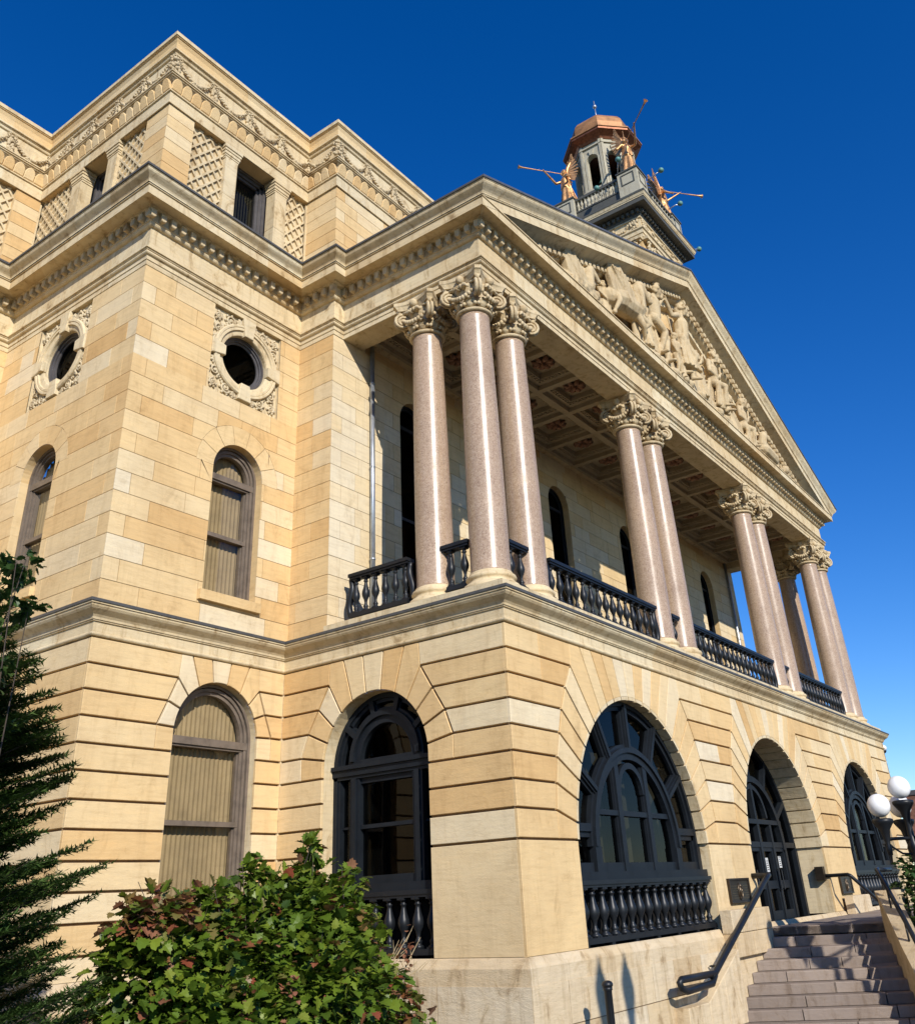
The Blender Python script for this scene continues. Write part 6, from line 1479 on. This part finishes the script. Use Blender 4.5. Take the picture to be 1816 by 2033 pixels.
# ------------------------------------------------------------ brick building beyond
bo = empty('brick_building', (75, 8, ZG), 'brown brick building with white sign letters, far right edge', 'building')
mb = MB(); mb.box((70, 1, ZG), (90, 8.8, 1.0)); add('wall', mb, 'brickwall', bo, (70, 8, ZG))
mb = MB(); mb.box((69.9, .9, 1.0), (90.1, 8.9, 1.35)); add('coping', mb, 'greyframe', bo, (70, 8, 1))
cu = bpy.data.curves.new('t', 'FONT'); cu.body = 'ey'; cu.size = 3.1; cu.extrude = .08; cu.offset = .05
to = bpy.data.objects.new('t', cu); COL.objects.link(to); dg = bpy.context.evaluated_depsgraph_get(); me = bpy.data.meshes.new_from_object(to.evaluated_get(dg)); bpy.data.objects.remove(to)
SY, SZ = 8.35, -2.95
b = MB(); b.v = [(69.8-v.co.z, SY-v.co.x, SZ+v.co.y) for v in me.vertices]; b.f = [tuple(p.vertices) for p in me.polygons]; b.t = [.5]*len(b.f); b.sm = [False]*len(b.f); b.mi = [0]*len(b.f)
add('sign_letters', b, 'whiteplastic', bo, (69.8, SY, SZ))

# ------------------------------------------------------------ planting
def lobed(sz):
    """five-lobed leaf outline (maple/oak-leaf like), unit length along +x"""
    o = [(0, 0), (.10, .10), (.02, .30), (.18, .26), (.22, .46), (.38, .34), (.52, .52), (.58, .30), (.80, .26), (.74, .12), (1.0, 0)]
    return [(x*sz, y*sz) for x, y in o]
def leaf(mb, p, d, up, sz, tone, fold=.25):
    d = d.normalized(); s = d.cross(up)
    if s.length < .05: s = d.orthogonal()
    s.normalize(); n = s.cross(d); L = lobed(sz)
    mid = [mb.vert(p+d*x+n*(-.18*sz*(x/sz)**2)) for x, y in (L[0], L[5], L[8], L[10])]
    for e in (1, -1):
        pts = [p+d*x+s*e*y+n*(fold*y-.18*sz*(x/sz)**2) for x, y in L[1:-1]]; ids = [mb.vert(q) for q in pts]
        a = [mid[0]]+ids[:5]+[mid[1]]; b_ = [mid[1]]+ids[4:8]+[mid[2]]; c = [mid[2]]+ids[7:]+[mid[3]]
        for f in (a, b_, c): mb.face(f if e > 0 else f[::-1], tone)
def shrub(name, blobs, nleaf, sz, label, cat, stems, mat='leaf', seed=1, base=None, redden=None):
    r = random.Random(seed); lm = MB(); tot = sum(b[3]**2 for b in blobs)
    for (cx, cy, cz, rad, sq) in blobs:
        n = int(nleaf*rad*rad/tot)
        tw = [Vector((r.gauss(0, 1), r.gauss(0, 1), r.gauss(.15, 1))).normalized() for _ in range(max(8, n//7))]
        for i in range(n):
            t = r.choice(tw); q = r.random()**.38; jit = Vector((r.gauss(0, .10), r.gauss(0, .10), r.gauss(0, .08)))*rad
            p = Vector((cx, cy, cz))+Vector((t.x*rad, t.y*rad, t.z*rad*sq))*q*(1+.12*r.random())+jit
            d = (t+Vector((r.gauss(0, .5), r.gauss(0, .5), r.gauss(-.35, .4)))); up = Vector((r.gauss(0, .35), r.gauss(0, .35), 1))
            tone = min(.80, max(0, r.gauss(.42, .18)))
            if redden and r.random() < redden(p, q): tone = r.uniform(.84, 1.0)
            leaf(lm, p, d, up, sz*r.uniform(.6, 1.2), tone, r.uniform(.05, .4))
    cx = sum(b[0] for b in blobs)/len(blobs); cy = sum(b[1] for b in blobs)/len(blobs)
    o = empty(name, (cx, cy, ZG), label, cat); add('foliage', lm, mat, o, (cx, cy, ZG))
    sm = MB(); sm.smooth = True
    for b_ in blobs:
        for k in range(stems):
            e = Vector((b_[0], b_[1], b_[2]))+Vector((r.gauss(0, .6), r.gauss(0, .6), r.gauss(.3, .6)))*b_[3]*.8; s = Vector((cx+r.gauss(0, .25), cy+r.gauss(0, .25), ZG)); m_ = (s+e)/2+Vector((r.gauss(0, .2), r.gauss(0, .2), .1))
            sm.tube([s, m_, e], [.016, .011, .004], 5)
    add('stems', sm, 'bark', o, (cx, cy, ZG)); return o
red1 = lambda p, q: (.6 if p.z > -4.75 and p.x < -5.6 else .0)+(.09 if q > .8 else .02)+(.45 if (p.x > -2.9 and p.z < -5.0) else 0)
shrub('flowering_shrub', [(-5.9, 1.3, -5.25, .85, .9), (-4.8, 1.6, -5.2, 1.05, .85), (-3.6, 1.4, -5.03, 1.0, .9), (-2.95, 1.6, -5.3, .85, .9), (-4.0, .8, -5.8, 1.1, .9), (-5.6, .7, -6.1, 1.0, .9), (-2.7, 1.1, -6.15, .85, 1), (-6.25, 1.2, -4.65, .42, .8), (-3.45, 1.4, -4.25, .33, .9), (-3.55, 1.3, -3.85, .13, 1.6), (-2.75, 1.3, -4.3, .22, 1.3), (-4.6, 1.3, -4.25, .25, 1.2), (-5.4, 1.1, -4.5, .22, 1.3)], 16000, .165, 'broad shrub of lobed green leaves turning red, in front of the wing and side arch', 'shrub', 5, seed=3, redden=red1)
def seedheads():
    b = MB(); r = random.Random(8); pts = []
    for c in ((-3.1, .35, -5.75), (-2.35, .5, -5.9), (-4.9, .25, -5.35), (-3.0, .6, -4.9), (-4.4, .2, -5.9), (-2.1, .7, -5.2), (-5.6, .2, -5.6), (-3.7, .4, -5.35)):
        for i in range(26):
            p = V(c)+V((r.gauss(0, .06), r.gauss(0, .06), r.gauss(0, .14))); d = V((r.gauss(0, 1), r.gauss(0, 1), r.gauss(0, 1))).normalized()
            leaf(b, p, d, V((0, 0, 1)), .07, r.uniform(.95, 1.0))
    return b
thing = bpy.data.objects['foliage']
add('seed_heads', seedheads(), 'leaf', bpy.data.objects['flowering_shrub'], (-3.5, .5, -5.5))
# bare twigs on the right of the shrub
mb = MB(); r9 = random.Random(21)
for k in range(9):
    s = V((-2.4+r9.uniform(-.3, .3), 1.0, -5.9)); e = s+V((r9.uniform(.3, .9), r9.uniform(-.2, .2), r9.uniform(.3, 1.0))); m_ = (s+e)/2+V((0, 0, .1)); mb.tube([s, m_, e], [.014, .010, .003], 5)
    for j in range(3): t = r9.uniform(.4, .9); q = s.lerp(e, t); mb.tube([q, q+V((r9.uniform(-.2, .3), 0, r9.uniform(.05, .25)))], [.007, .002], 4)
add('bare_twigs', mb, 'blind', bpy.data.objects['flowering_shrub'], (-2, 1, -6))
# conifer
def conifer(x, y, zt, label, seed=2, spread=2.6):
    r = random.Random(seed); o = empty('conifer_tree', (x, y, ZG), label, 'tree')
    t = MB(); t.smooth = True; t.tube([(x, y, ZG), (x, y, ZG+3), (x, y, zt)], [.22, .13, .02], 8); add('trunk', t, 'bark', o, (x, y, ZG))
    m_ = MB(); H = zt-ZG; k = 0; z = ZG+.4
    br = MB(); br.smooth = True
    while z < zt-.1:
        rel = (zt-z)/H; L = spread*rel**.72*r.uniform(.75, 1.12)+.12
        for j in range(10):
            a = r.uniform(0, 2*math.pi); d = V((math.cos(a), math.sin(a), 0)); tip = V((x, y, z))+d*L+V((0, 0, .10*L+.05)); root = V((x, y, z-.05)); mid = root.lerp(tip, .55)-V((0, 0, .12*L))
            br.tube([root, mid, tip], [.018, .012, .003], 4)
            n = int(18+L*24)
            for i in range(n):
                tt = .18+.82*i/n; P0 = (root*(1-tt)**2+mid*2*tt*(1-tt)+tip*tt*tt); sd = V((-d.y, d.x, 0)); wl = (.42*(1-tt)+.07)*min(1, L*.7)
                for e in (-1, 1):
                    dd = (d*.75+sd*e*r.uniform(.5, 1.0)+V((0, 0, r.uniform(-.15, .35)))).normalized(); ln = wl*r.uniform(.6, 1.25)+.07
                    tn = min(1, max(0, r.gauss(.35+.35*tt, .2)))
                    # a twig: flat sprays of needles
                    steps = max(2, int(ln/.05))
                    for q in range(steps):
                        c = P0+dd*ln*(q+.5)/steps; u = dd.cross(V((r.gauss(0, .4), r.gauss(0, .4), 1))).normalized()
                        for g in (-1, 1):
                            v = (u*g*.9+dd*.8+V((0, 0, r.uniform(-.2, .5)))).normalized(); w_ = dd*.017
                            nl = r.uniform(.06, .095); m_.poly([c-w_, c+w_, c+v*nl], tn)
        z += r.uniform(.10, .15)
    add('branches', br, 'bark', o, (x, y, ZG)); add('needles', m_, 'needle', o, (x, y, ZG)); return o
conifer(-9.0, 2.0, -.6, 'dark green conifer with tiered branches at the left edge', 2, 2.95)
# leafy sapling over the conifer at the left edge
shrub('leafy_sapling', [(-9.75, -.6, -1.75, .30, 1.1), (-9.95, -.6, -2.5, .42, 1.1), (-9.5, -.6, -1.45, .16, .8), (-9.35, -.6, -1.85, .14, .7)], 620, .10, 'slender sapling with small glossy leaves at the left edge', 'sapling', 1, 'leaf2', 5)
# bush behind the parapet at the right edge
shrub('leafy_bush', [(12.3, -3.7, -4.85, .85, .9), (13.2, -3.9, -5.0, .9, .9), (11.5, -3.95, -5.5, .8, .9), (12.6, -4.1, -5.9, 1.0, .9), (10.9, -4.2, -6.1, .8, .9)], 5200, .15, 'small-leaved green bush behind the parapet at the right edge', 'bush', 4, 'leaf2', 6)

for (x, y, lb) in ((-4.85, -10.55, 'unseen added pole with a swollen head, left of two, casting a shadow on the plinth'), (-3.90, -10.55, 'unseen added pole with a swollen head, right of two, casting a shadow on the plinth')):  # added out of view, shaped only for the shadows they throw on the plinth
    o = empty('shadow_caster', (x, y, ZG), lb, 'shadow_caster', 'unseen poles added for the plinth shadows'); zt = 1.25
    b = MB(); b.smooth = True; b.lathe([(.16, ZG), (.14, ZG+.3), (.07, ZG+.4), (.045, zt-.2), (.015, zt+.03)], (x, y, 0), 12); add('pole', b, 'iron', o, (x, y, ZG))
    b = MB(); b.smooth = True; b.lathe([(.02, zt-.02), (.05, zt-.12), (.13, zt-.30), (.19, zt-.48), (.19, zt-.62), (.14, zt-.85), (.08, zt-1.15), (.05, zt-1.5)], (x, y, 0), 14); add('caster_head', b, 'paper', o, (x, y, zt-1))
